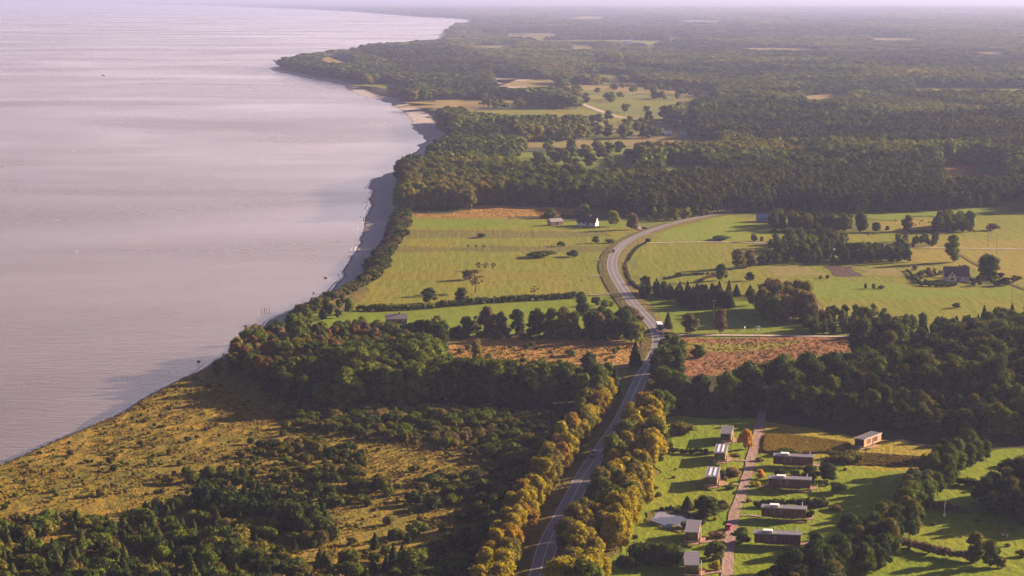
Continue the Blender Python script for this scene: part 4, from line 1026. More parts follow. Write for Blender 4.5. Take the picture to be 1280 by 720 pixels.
# ------------------------------------------------------------------ place the trees
KIND_CAT = {'deciduous_tree': 'tree', 'spruce_tree': 'spruce', 'pine_tree': 'pine', 'roadside_tree': 'tree', 'shrub': 'shrub', 'garden_tree': 'tree', 'bush': 'bush', 'conifer': 'conifer', 'lone_tree': 'tree'}
FIXN = {'young olive-green spruce': 'young olive-green spruce', }
by = {}
for t in TREES:
    _px, _py = P(t['x'], t['y']); t['px'], t['py'] = float(_px), float(_py)
    if t['kind'] == 'shr' and t['name'] == 'shrub' and not t['label'].split(' in ')[0].split(' beside ')[0].endswith('shrub') and 'shrub' not in t['label']:
        adj = t['label'].split(' in the ')[0].split(' beside ')[0]; t['label'] = t['label'].replace(adj, adj + ' shrub', 1); t['group'] = t['label']
    by.setdefault(t['name'], []).append(t)
rest = []
rv = np.random.default_rng(77)
for nm, L in by.items():
    vis = lambda t: -20 < t['px'] < 1300 and t['py'] < 760
    L.sort(key=lambda t: (not t['hand'], not vis(t), -t['py'] * t['h'] ** 0.5))
    L1 = [t for t in L if vis(t)][:300]
    ids = set(map(id, L1)); rest += [t for t in L if id(t) not in ids]
    for t in L1:
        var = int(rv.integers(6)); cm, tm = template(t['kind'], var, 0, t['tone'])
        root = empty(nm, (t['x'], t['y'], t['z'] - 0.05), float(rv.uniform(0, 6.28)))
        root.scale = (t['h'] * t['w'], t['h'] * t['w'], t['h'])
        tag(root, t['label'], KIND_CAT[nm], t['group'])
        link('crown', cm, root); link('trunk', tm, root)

# stuff: trees too many to be things, scattered by geometry nodes from unlinked templates
def scatter(name, rows):
    """rows: x, y, z, height, width factor, (kind, variant, lod, tone)"""
    keys = sorted({r[5] for r in rows}); kid = {k: i for i, k in enumerate(keys)}
    coll = bpy.data.collections.new(name + '_templates')
    for i, k in enumerate(keys):
        cm, tm = template(*k)
        key2 = ('join',) + k
        if key2 not in TEMPL:
            b, t = TEMPL[k[:3]]
            j = Buf(); j.add(np.concatenate(b.v), np.concatenate(b.f3)) if b.f3 else None
            j = Buf(); j.v = b.v + t.v; j.n = b.n + t.n
            j.f3 = list(b.f3) + [f + b.n for f in t.f3]; j.f4 = list(b.f4) + [f + b.n for f in t.f4]
            j.m3 = [np.zeros(len(f)) for f in b.f3] + [np.ones(len(f)) for f in t.f3]; j.m4 = [np.zeros(len(f)) for f in b.f4] + [np.ones(len(f)) for f in t.f4]
            TEMPL[key2] = j.mesh('tree_' + str(len(TEMPL)), [LEAF[k[3]], BARK])
        o = bpy.data.objects.new('template_%03d' % i, TEMPL[key2]); coll.objects.link(o)
    me = bpy.data.meshes.new(name); n = len(rows)
    co = np.array([r[:3] for r in rows], np.float32); me.vertices.add(n); me.vertices.foreach_set('co', co.ravel())
    at = me.attributes.new('which', 'INT', 'POINT'); at.data.foreach_set('value', np.array([kid[r[5]] for r in rows], np.int32))
    at = me.attributes.new('size', 'FLOAT_VECTOR', 'POINT'); at.data.foreach_set('vector', np.array([(r[3] * r[4], r[3] * r[4], r[3]) for r in rows], np.float32).ravel())
    at = me.attributes.new('turn', 'FLOAT_VECTOR', 'POINT'); tv = np.zeros((n, 3), np.float32); tv[:, 2] = rv.uniform(0, 6.28, n); at.data.foreach_set('vector', tv.ravel())
    o = link(name, me); tag(o, kind='stuff')
    ng = bpy.data.node_groups.new(name + '_nodes', 'GeometryNodeTree')
    ng.interface.new_socket('Geometry', in_out='INPUT', socket_type='NodeSocketGeometry'); ng.interface.new_socket('Geometry', in_out='OUTPUT', socket_type='NodeSocketGeometry')
    gi = ng.nodes.new('NodeGroupInput'); go = ng.nodes.new('NodeGroupOutput')
    ip = ng.nodes.new('GeometryNodeInstanceOnPoints'); ci = ng.nodes.new('GeometryNodeCollectionInfo')
    ci.inputs['Collection'].default_value = coll; ci.inputs['Separate Children'].default_value = True; ci.inputs['Reset Children'].default_value = True
    def na(nm_, ty):
        q = ng.nodes.new('GeometryNodeInputNamedAttribute'); q.data_type = ty; q.inputs['Name'].default_value = nm_; return q.outputs['Attribute']
    ng.links.new(gi.outputs[0], ip.inputs['Points']); ng.links.new(ci.outputs[0], ip.inputs['Instance'])
    ip.inputs['Pick Instance'].default_value = True
    ng.links.new(na('which', 'INT'), ip.inputs['Instance Index'])
    ng.links.new(na('turn', 'FLOAT_VECTOR'), ip.inputs['Rotation'])
    ng.links.new(na('size', 'FLOAT_VECTOR'), ip.inputs['Scale'])
    ng.links.new(ip.outputs[0], go.inputs[0])
    md = o.modifiers.new('scatter', 'NODES'); md.node_group = ng
    return o
rows = [(t['x'], t['y'], t['z'] - 0.05, t['h'], t['w'], (t['kind'], int(rv.integers(3)), 0, t['tone'])) for t in rest if t['kind'] != 'shr']
if rows: tag(scatter('mixed_woodland', rows), 'remaining trees of the dark woods either side of the road')
rows = [(t['x'], t['y'], t['z'] - 0.05, t['h'], t['w'], ('shr', int(rv.integers(3)), 0, t['tone'])) for t in rest if t['kind'] == 'shr']
if rows: tag(scatter('heath_scrub', rows), 'remaining low scrub of the heath')
def tuft_points(poly, n, hr, tones, shore=None, seed=0, clump=None):
    r = np.random.default_rng(900 + seed); w = G([p[0] for p in poly], [p[1] for p in poly]); lo = w.min(0); hi = w.max(0)
    x = r.uniform(lo[0], hi[0], n); y = r.uniform(lo[1], hi[1], n); m = inpoly(x, y, w) & (road_dist(x, y) > 7)
    if clump: m &= vnoise(x, y, clump, 40 + seed) * .6 + r.uniform(0, .4, n) > .42
    x, y = x[m], y[m]
    if shore is not None:
        m = shore_dist(x, y) - beach_w(y) - bluff_w(y) > shore; x, y = x[m], y[m]
    return [(a, b, 0.1, r.uniform(*hr), r.uniform(.9, 1.6), ('shr', int(r.integers(3)), 1, tones[r.integers(len(tones))])) for a, b in zip(x, y)]
tf = tuft_points([(-60, 600), (0, 560), (250, 470), (360, 500), (700, 515), (640, 760), (-60, 760)], 20000, (.3, .75), ['straw', 'straw', 'straw', 'sedge', 'gold'], shore=1, seed=1, clump=14)
tf += tuft_points([(-60, 600), (0, 560), (250, 470), (360, 500), (700, 515), (640, 760), (-60, 760)], 1300, (.8, 1.5), ['sedge', 'green'], shore=3, seed=2, clump=25)
scatter('heath_grass', tf)
tf = tuft_points([(560, 434), (800, 430), (812, 445), (735, 460), (520, 452)], 3000, (.3, .6), ['straw', 'straw', 'sedge'], seed=3, clump=12)
tf += tuft_points([(848, 424), (1180, 425), (1000, 447), (898, 468), (850, 466)], 3500, (.3, .6), ['straw', 'rust', 'straw'], seed=4, clump=14)
tf += tuft_points([(495, 268), (600, 259), (730, 260), (726, 270), (545, 273)], 1500, (.3, .6), ['straw'], seed=5, clump=20)
scatter('dry_grass', tf)
tf = tuft_points([(957, 545), (1000, 547), (1062, 556), (1060, 566), (990, 568), (955, 566)], 7000, (.7, 1.2), ['straw', 'straw', 'gold'], seed=6)
tf += tuft_points([(1060, 566), (1185, 574), (1180, 585), (1060, 582)], 5000, (.3, .7), ['straw', 'sedge'], seed=7, clump=12)
scatter('tall_golden_grass', tf)
near_rows, far2 = [], []
for x, y, h, s_, kd, tn in far_rows:
    base = {'dec': 0.62, 'spr': 0.42, 'pin': 0.36}[kd]
    wf = max(0.95, s_ * 1.35 / (h * base)) * rv.uniform(0.85, 1.15)
    lod = 0 if y < 1750 else 1
    (near_rows if y < 2600 else far2).append((x, y, -0.05, h, wf if y > 2600 else min(wf, 1.5), (kd, int(rv.integers(3)), lod, tn)))
scatter('forest', near_rows); scatter('distant_forest', far2)
print('trees', {k: len(v) for k, v in by.items()}, 'rest', len(rest), 'far', len(near_rows), len(far2))
#@@PART2
# ------------------------------------------------------------------ buildings
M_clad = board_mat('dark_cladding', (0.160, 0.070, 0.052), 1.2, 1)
M_cladlit = board_mat('sunlit_red_cladding', (0.26, 0.105, 0.065), 1.2, 1)  # same cladding, brightened: sunlight on the left row put into the colour
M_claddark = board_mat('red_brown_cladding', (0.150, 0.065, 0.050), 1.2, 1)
M_cladsun = board_mat('sunlit_cladding', (0.42, 0.22, 0.12), 1.5, 1)  # lone cabin's cladding paled, sun on its long side painted in
M_roofm = plain_mat('grey_sheet_roof', (0.15, 0.125, 0.145), 0.45, spec=0.5)
M_rooftrim = plain_mat('pale_metal_trim', (0.42, 0.36, 0.38), 0.4)
M_white = plain_mat('white_paint', (0.75, 0.70, 0.68), 0.5)
M_glass = plain_mat('window_glass', (0.03, 0.035, 0.045), 0.08, spec=0.8)
M_glass2 = plain_mat('skylight_glass', (0.55, 0.55, 0.62), 0.2, spec=0.8)
M_deck = board_mat('deck_boards', (0.32, 0.17, 0.12), 6.0, 0)
M_steel = plain_mat('galvanised_steel', (0.55, 0.50, 0.48), 0.45, metal=0.2)
M_post = board_mat('timber_posts', (0.30, 0.20, 0.15), 3, 2)

CL, CW, CF, CHt = 13.4, 3.7, 1.0, 2.65
def cabin(px, py, rz, label, group, lit=False, skylights=0, hatch=False, near_front=True, side='L', deck_low=True):
    base = G(px, py)
    d = (CL / 2) if near_front else (CW / 2)
    u = Vector((base[0], base[1], 0)).normalized()
    fwd = Vector((-math.sin(rz), math.cos(rz), 0))            # local +Y
    c = Vector((base[0], base[1], 0)) + (fwd * d if near_front else Vector((-math.cos(rz), -math.sin(rz), 0)) * -d)
    root = empty('cabin', (c.x, c.y, 0.3), rz); tag(root, label, 'cabin', group)
    x0, x1, y0, y1, z0, z1 = -CW / 2, CW / 2, -CL / 2, CL / 2, CF, CF + CHt
    wall = MB()
    wall.box(x0, x0 + .16, y0 + .9, y1, z0, z1); wall.box(x1 - .16, x1, y0 + .9, y1, z0, z1)
    wall.box(x0 + .16, x1 - .16, y1 - .16, y1, z0, z1); wall.box(x0 + .16, x1 - .16, y0 + .9, y0 + 1.06, z0, z1)
    wall.box(x0, x0 + .16, y0, y0 + .9, z0, z1); wall.box(x1 - .16, x1, y0, y0 + .9, z0, z1)
    wall.box(x0 + .16, x1 - .16, y0, y1 - .16, z0 - .18, z0 - .002)
    wall.build('wall', M_cladsun if lit else (M_cladlit if side == 'L' else M_clad), root)  # brighter cladding copies carry painted sunlight
    roof = MB().box(x0 - .18, x1 + .18, y0 - .25, y1 + .18, z1 + .002, z1 + .22, 0.03)
    for k in range(9): roof.box(x0 - .16, x1 + .16, y0 + .6 + k * 1.45, y0 + .64 + k * 1.45, z1 + .221, z1 + .26)
    rf = roof.build('roof', M_roofm, root)
    tr = MB().box(x0 - .24, x0 - .185, y0 - .25, y1 + .2, z1 - .03, z1 + .25).box(x1 + .185, x1 + .24, y0 - .25, y1 + .2, z1 - .03, z1 + .25).box(x0 - .24, x1 + .24, y0 - .31, y0 - .255, z1 - .03, z1 + .25)
    tr.build('roof_trim', M_rooftrim, rf)
    for k in range(skylights):
        xx = -0.75 + 1.5 * k if skylights > 1 else 0
        MB().box(xx - .38, xx + .38, y0 + 1.0, y1 - 1.2, z1 + .262, z1 + .33).build('skylight', M_glass2, rf)
    if hatch:
        MB().box(-1.1, 1.1, y1 - 5.2, y1 - 2.4, z1 + .262, z1 + .85, 0.03).build('roof_box', M_white, rf)
    # front glazing set back behind the porch
    gl = MB().box(x0 + .25, x1 - .25, y0 + .86, y0 + .897, z0 + .1, z1 - .15).build('glass_front', M_glass, root)
    fr = MB()
    for xx in (x0 + .22, -.05, x1 - .32): fr.box(xx, xx + .1, y0 + .80, y0 + .858, z0 + .05, z1 - .1)
    fr.box(x0 + .22, x1 - .22, y0 + .80, y0 + .857, z1 - .1, z1 - .04)
    fr.build('glass_frame', M_claddark, gl)
    # side windows
    ws = (-4.2, -3.1, -2.0, 1.0, 2.1, 3.2) if lit else (-3.6, -1.2, 2.6)
    for yy in ws:
        f = MB().box(x1 + .003, x1 + .05, yy - .36, yy + .36, z0 + .55, z1 - .35).build('window', M_claddark if lit else M_white, root)
        MB().box(x1 + .052, x1 + .07, yy - .27, yy + .27, z0 + .64, z1 - .44).build('pane', M_glass, f)
    for yy in ((0.4, 0.95, 2.8) if not lit else (2.0,)):
        f = MB().box(x0 - .05, x0 - .003, yy - .17, yy + .17, z0 + .75, z1 - .45).build('window', M_rooftrim, root)
        MB().box(x0 - .07, x0 - .052, yy - .10, yy + .10, z0 + .85, z1 - .6).build('pane', M_glass, f)
    MB().box(x1 + .003, x1 + .06, -0.45, 0.45, z0 + .02, z0 + 2.1).build('door', M_claddark, root)
    for yy in (y0 + .3, -2.2, 2.2, y1 - .4):
        for xx in (x0 + .2, x1 - .35): MB().box(xx, xx + .16, yy, yy + .16, -0.3, z0 - .182).build('stilt', M_steel, root)
    dk = MB().box(x0 - .2, x1 + .3, y0 - 2.3, y0 - .02, z0 - .45, z0 - .3)
    dk.build('deck', M_deck, root)
    rl = MB()
    for xx in (x0 - .18, x1 + .22): rl.box(xx, xx + .07, y0 - 2.28, y0 - 2.2, -0.3, z0 + .65)
    rl.box(x0 - .18, x1 + .29, y0 - 2.28, y0 - 2.22, z0 + .65, z0 + .72)
    rl.build('railing', M_steel, root)
    MB().box(x1 + .32, x1 + 1.9, y0 + 1.5, y1 - 5.0, z0 - .62, z0 - .45).build('side_deck', M_deck, root)
    if deck_low: MB().box(x0 - 2.0, x0 - .25, y0 + .2, y0 + 7.6, z0 - .95, z0 - .80).build('lower_deck', M_deck, root)
    MB().cyl((x1 + .75, y0 + 1.2, -0.3), (x1 + .75, y0 + 1.2, z1 + 1.1), .13, .12, 10).build('chimney_pipe', M_white, root)
    return root
gL, gR = 'small cabins in the row left of the gravel drive', 'long cabins in the row right of the gravel drive'
cabin(907, 556, R(-9.5), 'stilted timber cabin farthest up the left row, plain grey roof, beside the orange tree', gL, deck_low=False)
cabin(899.5, 580.5, R(-9.5), 'stilted cabin with two bright roof strips, second in the left row, with a gravel path', gL, skylights=2, deck_low=False)
cabin(889, 611, R(-9.5), 'stilted cabin with two bright roof strips, third in the left row, beside dark bushes', gL, skylights=2, deck_low=False)
cabin(864.5, 682, R(-8.5), 'stilted timber cabin with plain grey roof standing right of the pond', gL, deck_low=False)
cabin(864.5, 724, R(-5), 'stilted timber cabin with plain grey roof, lowest in the left row, by the hedge block', gL, deck_low=False)
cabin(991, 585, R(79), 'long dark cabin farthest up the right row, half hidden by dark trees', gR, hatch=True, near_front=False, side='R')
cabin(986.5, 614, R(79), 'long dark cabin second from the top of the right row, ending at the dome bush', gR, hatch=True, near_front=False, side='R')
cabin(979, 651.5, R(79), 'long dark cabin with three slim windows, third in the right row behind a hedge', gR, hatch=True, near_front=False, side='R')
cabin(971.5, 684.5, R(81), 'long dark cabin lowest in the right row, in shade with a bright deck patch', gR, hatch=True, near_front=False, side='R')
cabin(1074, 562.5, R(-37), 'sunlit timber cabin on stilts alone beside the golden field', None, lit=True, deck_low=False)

def house(name, cat, px, py, rz, L, W, wh, rh, wallm, roofm, label, windows=True, chimney=True, gable_win=False, group=None):
    """base pixel is the middle of the camera-facing foot; ridge along local X"""
    b = G(px, py); root = empty(name, (b[0], b[1] + W / 2, 0.25), rz); tag(root, label, cat, group)
    x, y = L / 2, W / 2
    w = MB().ext([(-x, -y, 0), (-x, y, 0), (-x, y, wh), (-x, 0, wh + rh), (-x, -y, wh)], (L, 0, 0)).build('wall', wallm, root)
    r = MB(); t = 0.22; o = 0.5; sl = rh / y
    for s in (-1, 1):
        r.ext([(-x - .4, s * (y + o), wh - o * sl + .03), (-x - .4, 0, wh + rh + .03), (-x - .4, 0, wh + rh + .03 + t), (-x - .4, s * (y + o), wh - o * sl + .03 + t)], (L + .8, 0, 0))
    rf = r.build('roof', roofm, root)
    if chimney: MB().box(L * .1, L * .1 + .8, -.4, .4, wh + rh * .75, wh + rh + 1.2).build('chimney', M_brick, rf)
    if windows:
        n = max(2, int(L / 3.2))
        for k in range(n):
            xx = -x + L * (k + .5) / n
            f = MB().box(xx - .55, xx + .55, -y - .06, -y - .003, 1.0, min(2.3, wh - .2)).build('window', M_white, root)
            MB().box(xx - .45, xx + .45, -y - .08, -y - .062, 1.1, min(2.2, wh - .3)).build('pane', M_glass, f)
        for yy in (-W * .22, W * .22):
            f = MB().box(x + .003, x + .06, yy - .5, yy + .5, 1.0, min(2.3, wh - .2)).build('window', M_white, root)
            MB().box(x + .062, x + .08, yy - .4, yy + .4, 1.1, min(2.2, wh - .3)).build('pane', M_glass, f)
        MB().box(x + .003, x + .06, -.5, .5, wh + .3, wh + 1.4).build('attic_window', M_glass, root)
    MB().box(x * .1 - .5, x * .1 + .5, -y - .10, -y - .003, 0, 2.05 if wh > 2.1 else wh - .1).build('door', M_claddark, root)
    return root
M_brick = plain_mat('brick', (0.30, 0.14, 0.10), 0.9, scale=6)
M_darkroof = plain_mat('dark_tile_roof', (0.045, 0.038, 0.055), 0.8, var=.2)
M_purple = plain_mat('brown_tile_roof', (0.105, 0.060, 0.068), 0.8, var=.2)
M_greyroof = plain_mat('slate_sheet_roof', (0.26, 0.21, 0.24), 0.7, var=.2)
M_bluewall = plain_mat('blue_grey_wall', (0.22, 0.25, 0.36), 0.8)
M_cream = plain_mat('cream_render', (0.62, 0.52, 0.42), 0.85)
M_whitewall = plain_mat('whitewash', (0.72, 0.66, 0.62), 0.85)
M_orangewall = plain_mat('orange_timber', (0.50, 0.27, 0.17), 0.85)
M_pinkroof = plain_mat('pink_sheet_roof', (0.48, 0.30, 0.28), 0.75)
M_darkwall = plain_mat('dark_timber', (0.10, 0.075, 0.065), 0.9)
house('farmhouse', 'house', 735, 283, R(-20), 13.5, 7, 2.8, 3.6, M_whitewall, M_darkroof, 'white farmhouse with steep dark roof at the upper edge of the large meadow')
house('barn', 'barn', 694, 282, R(28), 9.5, 5.5, 2.6, 1.8, M_orangewall, M_greyroof, 'small grey-roofed barn with sunlit orange wall left of the white farmhouse', windows=False, chimney=False)
h_ = house('farmhouse', 'house', 1197, 352.5, R(-4), 13.5, 9, 3.2, 4.6, M_cream, M_purple, 'cream farmhouse with dark hipped roof and a front gable beside the spreading tree')
gb = MB().ext([(-5.4, -6.2, 0), (-0.6, -6.2, 0), (-0.6, -6.2, 3.0), (-3.0, -6.2, 5.8), (-5.4, -6.2, 3.0)], (0, 4.5, 0)).build('front_gable', M_cream, h_)
MB().ext([(-5.8, -6.6, 2.75), (-3.0, -6.6, 6.05), (-3.0, -6.6, 6.3), (-6.0, -6.6, 2.85)], (0, 5.5, 0)).ext([(-0.2, -6.6, 2.75), (-3.0, -6.6, 6.05), (-3.0, -6.6, 6.3), (0.0, -6.6, 2.85)], (0, 5.5, 0)).build('gable_roof', M_purple, gb)
MB().box(-3.9, -2.1, -6.26, -6.203, 0.9, 2.3).build('window', M_glass, gb); MB().box(-3.5, -2.5, -6.26, -6.203, 3.4, 4.5).build('attic_window', M_glass, gb)
house('farmhouse', 'house', 1041, 319, R(35), 8, 6, 2.6, 2.8, M_cream, M_pinkroof, 'pink-roofed house peeping out of the farmstead grove')
house('barn', 'barn', 1095, 318, R(-3), 9.5, 7, 3, 3, M_darkwall, M_purple, 'brown-roofed barn behind the dark tree row of the hamlet', windows=False, chimney=False)
house('barn', 'barn', 1125, 317, R(5), 7, 6, 2.8, 2.6, M_darkwall, M_purple, 'smaller brown-roofed barn at the right end of the hamlet', windows=False, chimney=False)
house('cottage', 'cottage', 1027, 402, R(-32), 7.5, 5, 2.5, 2.4, M_cream, M_pinkroof, 'pink-roofed cottage among garden trees by the side road')
house('cottage', 'cottage', 495, 405, R(8), 10, 6, 2.4, 1.8, M_darkwall, M_greyroof, 'low cottage with pale grey-pink roof near the bluff, half hidden by trees')
house('cottage', 'cottage', 768, 411, R(-6), 7, 6, 2.5, 3.0, M_darkwall, M_darkroof, 'dark-roofed cottage in shade among the trees left of the road')
house('farmhouse', 'house', 961, 278, R(-14), 16, 8, 2.8, 2.4, M_bluewall, M_bluewall, 'blue-grey farmhouse with white gable end at the edge of the far forest')
house('farmhouse', 'house', 751.5, 165.5, R(0), 8, 6, 2.6, 1.8, M_whitewall, M_white, 'small white-roofed house in a distant clearing', windows=False)
house('barn', 'barn', 829, 170.5, R(4), 18, 9, 3, 3, M_bluewall, M_bluewall, 'long blue-grey barn in the distant clearing', windows=False, chimney=False)
house('barn', 'barn', 858, 172, R(0), 14, 8, 3, 2.4, M_bluewall, M_bluewall, 'shorter blue-grey barn right of the long distant one', windows=False, chimney=False)
house('shed', 'shed', 1201, 255.5, R(-6), 8.5, 6, 3, 2, M_orangewall, M_orangewall, 'orange shed against the dark far forest beyond the pasture', windows=False, chimney=False)
house('shed', 'shed', 874, 213.5, R(-6), 6, 5, 2.6, 1.6, M_orangewall, M_orangewall, 'tiny orange shed in the distant green clearing', windows=False, chimney=False)
for k, (px, py, Ls) in enumerate([(866, 28.5, 90), (884, 29, 110), (900, 28.8, 60), (988, 27.0, 60), (783, 55.5, 30)]):
    b = G(px, py); o = empty('warehouse', (b[0], b[1], 0), 0)
    tag(o, ['pale warehouse first in the far town line', 'longest pale warehouse in the middle of the far town line', 'pale warehouse third in the far town line', 'solitary bright warehouse far off in the haze right of the town line', 'pale hall beside a distant clearing nearer than the town line'][k], 'warehouse', 'far-off pale warehouses')
    MB().box(-Ls / 2, Ls / 2, 0, 30, 0, 12).build('wall', M_whitewall, o); MB().box(-Ls / 2 - 1, Ls / 2 + 1, -1, 31, 12.02, 13).build('roof', M_white, o)

# ------------------------------------------------------------------ vehicles
M_tyre = plain_mat('tyre_rubber', (0.02, 0.02, 0.02), 0.9)
M_hub = plain_mat('wheel_rim', (0.4, 0.4, 0.4), 0.4, metal=.6)
def paint(n, c): return plain_mat(n, c, 0.3, spec=0.6, var=.04)
def car(name, cat, label, x, y, z, heading, pm_, tall=1.5, L=4.4, Wd=1.8, group=None):
    """heading: direction of travel as a vector"""
    root = empty(name, (x, y, z), math.atan2(heading[1], heading[0])); tag(root, label, cat, group)
    h = Wd / 2; a = L / 2; sh = tall * .56
    prof = [(-a, .28), (-a, sh * .98), (-a * .93, sh + .06), (a * .40, sh + .04), (a * .92, sh * .86), (a, sh * .62), (a, .28)]
    b = MB().ext([(p[0], -h, p[1]) for p in prof], (0, Wd, 0)); bmesh.ops.bevel(b.bm, geom=b.bm.edges[:], offset=.05, segments=1, affect='EDGES'); b.build('body', pm_, root)
    cab = [(-a * .86, sh), (-a * .66, tall), (a * .10, tall), (a * .42, sh)]
    g = MB().ext([(p[0], -h * .86, p[1]) for p in cab], (0, Wd * .86, 0)).build('cabin_glass', M_glass, root)
    MB().box(-a * .67, a * .11, -h * .84, h * .84, tall - .01, tall + .045, .02).build('roof', pm_, g)
    for sx in (-.62, .62):
        for sy in (-1, 1):
            w = MB().cyl((a * sx, sy * (h - .2), .33), (a * sx, sy * (h + .01), .33), .33, None, 16).build('wheel', M_tyre, root)
            MB().cyl((a * sx, sy * (h + .012), .33), (a * sx, sy * (h + .03), .33), .19, None, 12).build('rim', M_hub, w)
    for sy in (-1, 1):
        MB().box(a + .001, a + .03, sy * h * .72 - .16, sy * h * .72 + .16, sh * .62, sh * .80).build('headlight', M_white, root)
        MB().box(-a - .03, -a - .001, sy * h * .76 - .13, sy * h * .76 + .13, sh * .66, sh * .86).build('tail_light', P_red, root)
    return root
P_red = paint('red_lacquer', (0.50, 0.02, 0.05)); P_dark = paint('dark_lacquer', (0.03, 0.03, 0.04)); P_grey = paint('grey_lacquer', (0.18, 0.18, 0.20)); P_maroon = paint('maroon_lacquer', (0.20, 0.04, 0.04)); P_white = paint('white_lacquer', (0.8, 0.78, 0.76)); P_blue = paint('blue_lacquer', (0.05, 0.06, 0.14))
def on_road(px, py, lane):
    w_ = G(px, py, 0.9); i = int(np.argmin(np.hypot(road[:, 0] - w_[0], road[:, 1] - w_[1]))); i = min(max(i, 1), len(road) - 2)
    t = road[i + 1] - road[i - 1]; t /= np.linalg.norm(t); nn = np.array([t[1], -t[0]]); p = road[i] + nn * lane
    return p, t
p, t = on_road(824.5, 427.5, 1.45); car('car', 'car', 'dark car following the lorry, nearer to it of the two', p[0], p[1], .9, t, P_dark, 1.5)
p, t = on_road(824.5, 434.5, 1.45); car('car', 'car', 'maroon car second behind the lorry at the side-road junction', p[0], p[1], .9, t, P_maroon, 1.65)
p, t = on_road(772.5, 315, -1.45); car('car', 'car', 'dark car alone on the road curve between the meadows', p[0], p[1], .9, -t, P_dark)
p, t = on_road(746, 570, -1.45); car('car', 'car', 'grey car on the road between the golden tree rows', p[0], p[1], .9, -t, P_grey)
b = G(806, 287); car('car', 'car', 'dark car parked in the lane mouth by the white farmhouse', b[0], b[1], .4, (1, .25), P_dark)
b = G(911.5, 662.5); car('car', 'car', 'red car parked on the gravel drive opposite the round tree', b[0], b[1], .37, (.35, .93), P_red, 1.5, 4.0, 1.7)
# lorry
p, t = on_road(819.5, 413.5, 1.45)
root = empty('lorry', (p[0], p[1], .9), math.atan2(t[1], t[0])); tag(root, 'lorry with white-roofed box trailer and dark blue rear on the road at the junction', 'lorry')
MB().box(-5.5, 3.2, -1.25, 1.25, 1.05, 3.7, .05).build('cargo_box', P_blue, root)
MB().box(-5.52, 3.22, -1.27, 1.27, 3.702, 3.78, .02).build('box_roof', P_white, root)
c_ = MB().ext([(3.5, -1.2, .6), (5.6, -1.2, .6), (5.6, -1.2, 1.9), (5.3, -1.2, 3.0), (3.5, -1.2, 3.1)], (0, 2.4, 0)).build('cab', P_white, root)
MB().box(5.45, 5.62, -1.05, 1.05, 1.95, 2.75).build('windscreen', M_glass, c_)
MB().box(-5.4, 5.0, -.5, .5, .6, 1.0).build('chassis', M_tyre, root)
for xx in (-4.6, -3.4, 4.4):
    for sy in (-1, 1): MB().cyl((xx, sy * .9, .5), (xx, sy * 1.2, .5), .5, None, 16).build('wheel', M_tyre, root)
# red post
b = G(914, 673.5); root = empty('letter_box', (b[0], b[1], .36)); tag(root, 'small red letter box on a post beside the drive below the red car', 'letter box')
MB().cyl((0, 0, 0), (0, 0, .7), .05).build('post', M_steel, root); MB().box(-.28, .28, -.2, .2, .7, 1.25, .05).build('box', P_red, root)
# sign by the junction
for px, py, lb in ((831.5, 417.5, 'white-faced road sign at the side-road junction beside the lorry'),):
    b = G(px, py); root = empty('road_sign', (b[0], b[1], .3)); tag(root, lb, 'road sign')
    MB().cyl((0, 0, 0), (0, 0, 2.6), .06).build('post', M_steel, root); MB().box(-.45, .45, -.05, .0, 1.9, 2.7, .02).build('sign_plate', M_white, root)

# ------------------------------------------------------------------ blue boat by the pond, sea boat, posts, rocks
P_bboat = paint('blue_boat_paint', (0.05, 0.28, 0.55))
def boat(x, y, z, rz, L, W, Hh, mat, label, name='rowing_boat', cat='boat', cabin_=False, flip=False):
    root = empty(name, (x, y, z), rz); tag(root, label, cat)
    st = [(-1, .62, .0), (-.6, .85, -.02), (0, 1, -.03), (.5, .8, 0), (.85, .4, .06), (1, .03, .12)]
    V = []; Fc = []
    for a, w_, lift in st:
        yy = W / 2 * w_; xx = a * L / 2
        V += [(xx, -yy, Hh + lift * Hh * 3), (xx, -yy * .7, Hh * .35), (xx, 0, 0 + max(0, lift) * Hh * 2), (xx, yy * .7, Hh * .35), (xx, yy, Hh + lift * Hh * 3)]
    for i in range(len(st) - 1):
        for j in range(4): Fc.append((i * 5 + j, i * 5 + j + 1, (i + 1) * 5 + j + 1, (i + 1) * 5 + j))
    Fc.append((4, 3, 2, 1, 0))
    h = MB().poly(V, Fc).build('hull', mat, root)
    md = h.modifiers.new('thick', 'SOLIDIFY'); md.thickness = .05
    if flip: h.scale = (1, 1, -1); h.location.z = Hh * 1.1
    else:
        for xx in (-L * .2, L * .15): MB().box(xx - .12, xx + .12, -W * .42, W * .42, Hh * .7, Hh * .78).build('thwart', M_deck, root)
    if cabin_: MB().box(-L * .15, L * .15, -W * .28, W * .28, Hh * .8, Hh * 2.6, .05).build('wheelhouse', M_whitewall, root); MB().cyl((-L * .05, 0, Hh), (-L * .05, 0, Hh * 5), .05).build('mast', M_steel, root)
    return root
b = G(834, 661); boat(b[0], b[1], .42, R(-12), 3.3, 1.5, .6, P_bboat, 'bright blue rowing boat pulled up on the near bank of the pond')
b = G(129, 94.5, SEA); boat(b[0], b[1], SEA - .3, R(15), 8, 3, 1.1, P_dark, 'tiny dark fishing boat alone far out on the sea', 'fishing_boat', cabin_=True)
for k, (px, py) in enumerate([(327, 389.5), (330.5, 389), (333.5, 389.3), (337, 388.6)]):
    b = G(px, py, SEA); o = MB().cyl((0, 0, -1), (0, 0, 2.0), .18, .15, 8).build('mooring_post', M_post); o.location = (b[0], b[1], SEA)
    tag(o, ['weathered post standing farthest out in the sea off the wooded bluff', 'weathered post second farthest out in the sea off the wooded bluff', 'weathered post third out in the sea off the wooded bluff', 'weathered post closest to the beach in the sea off the wooded bluff'][k], 'post', 'posts in the shallow sea')
M_rock = plain_mat('wet_rock', (0.05, 0.042, 0.045), 0.7)
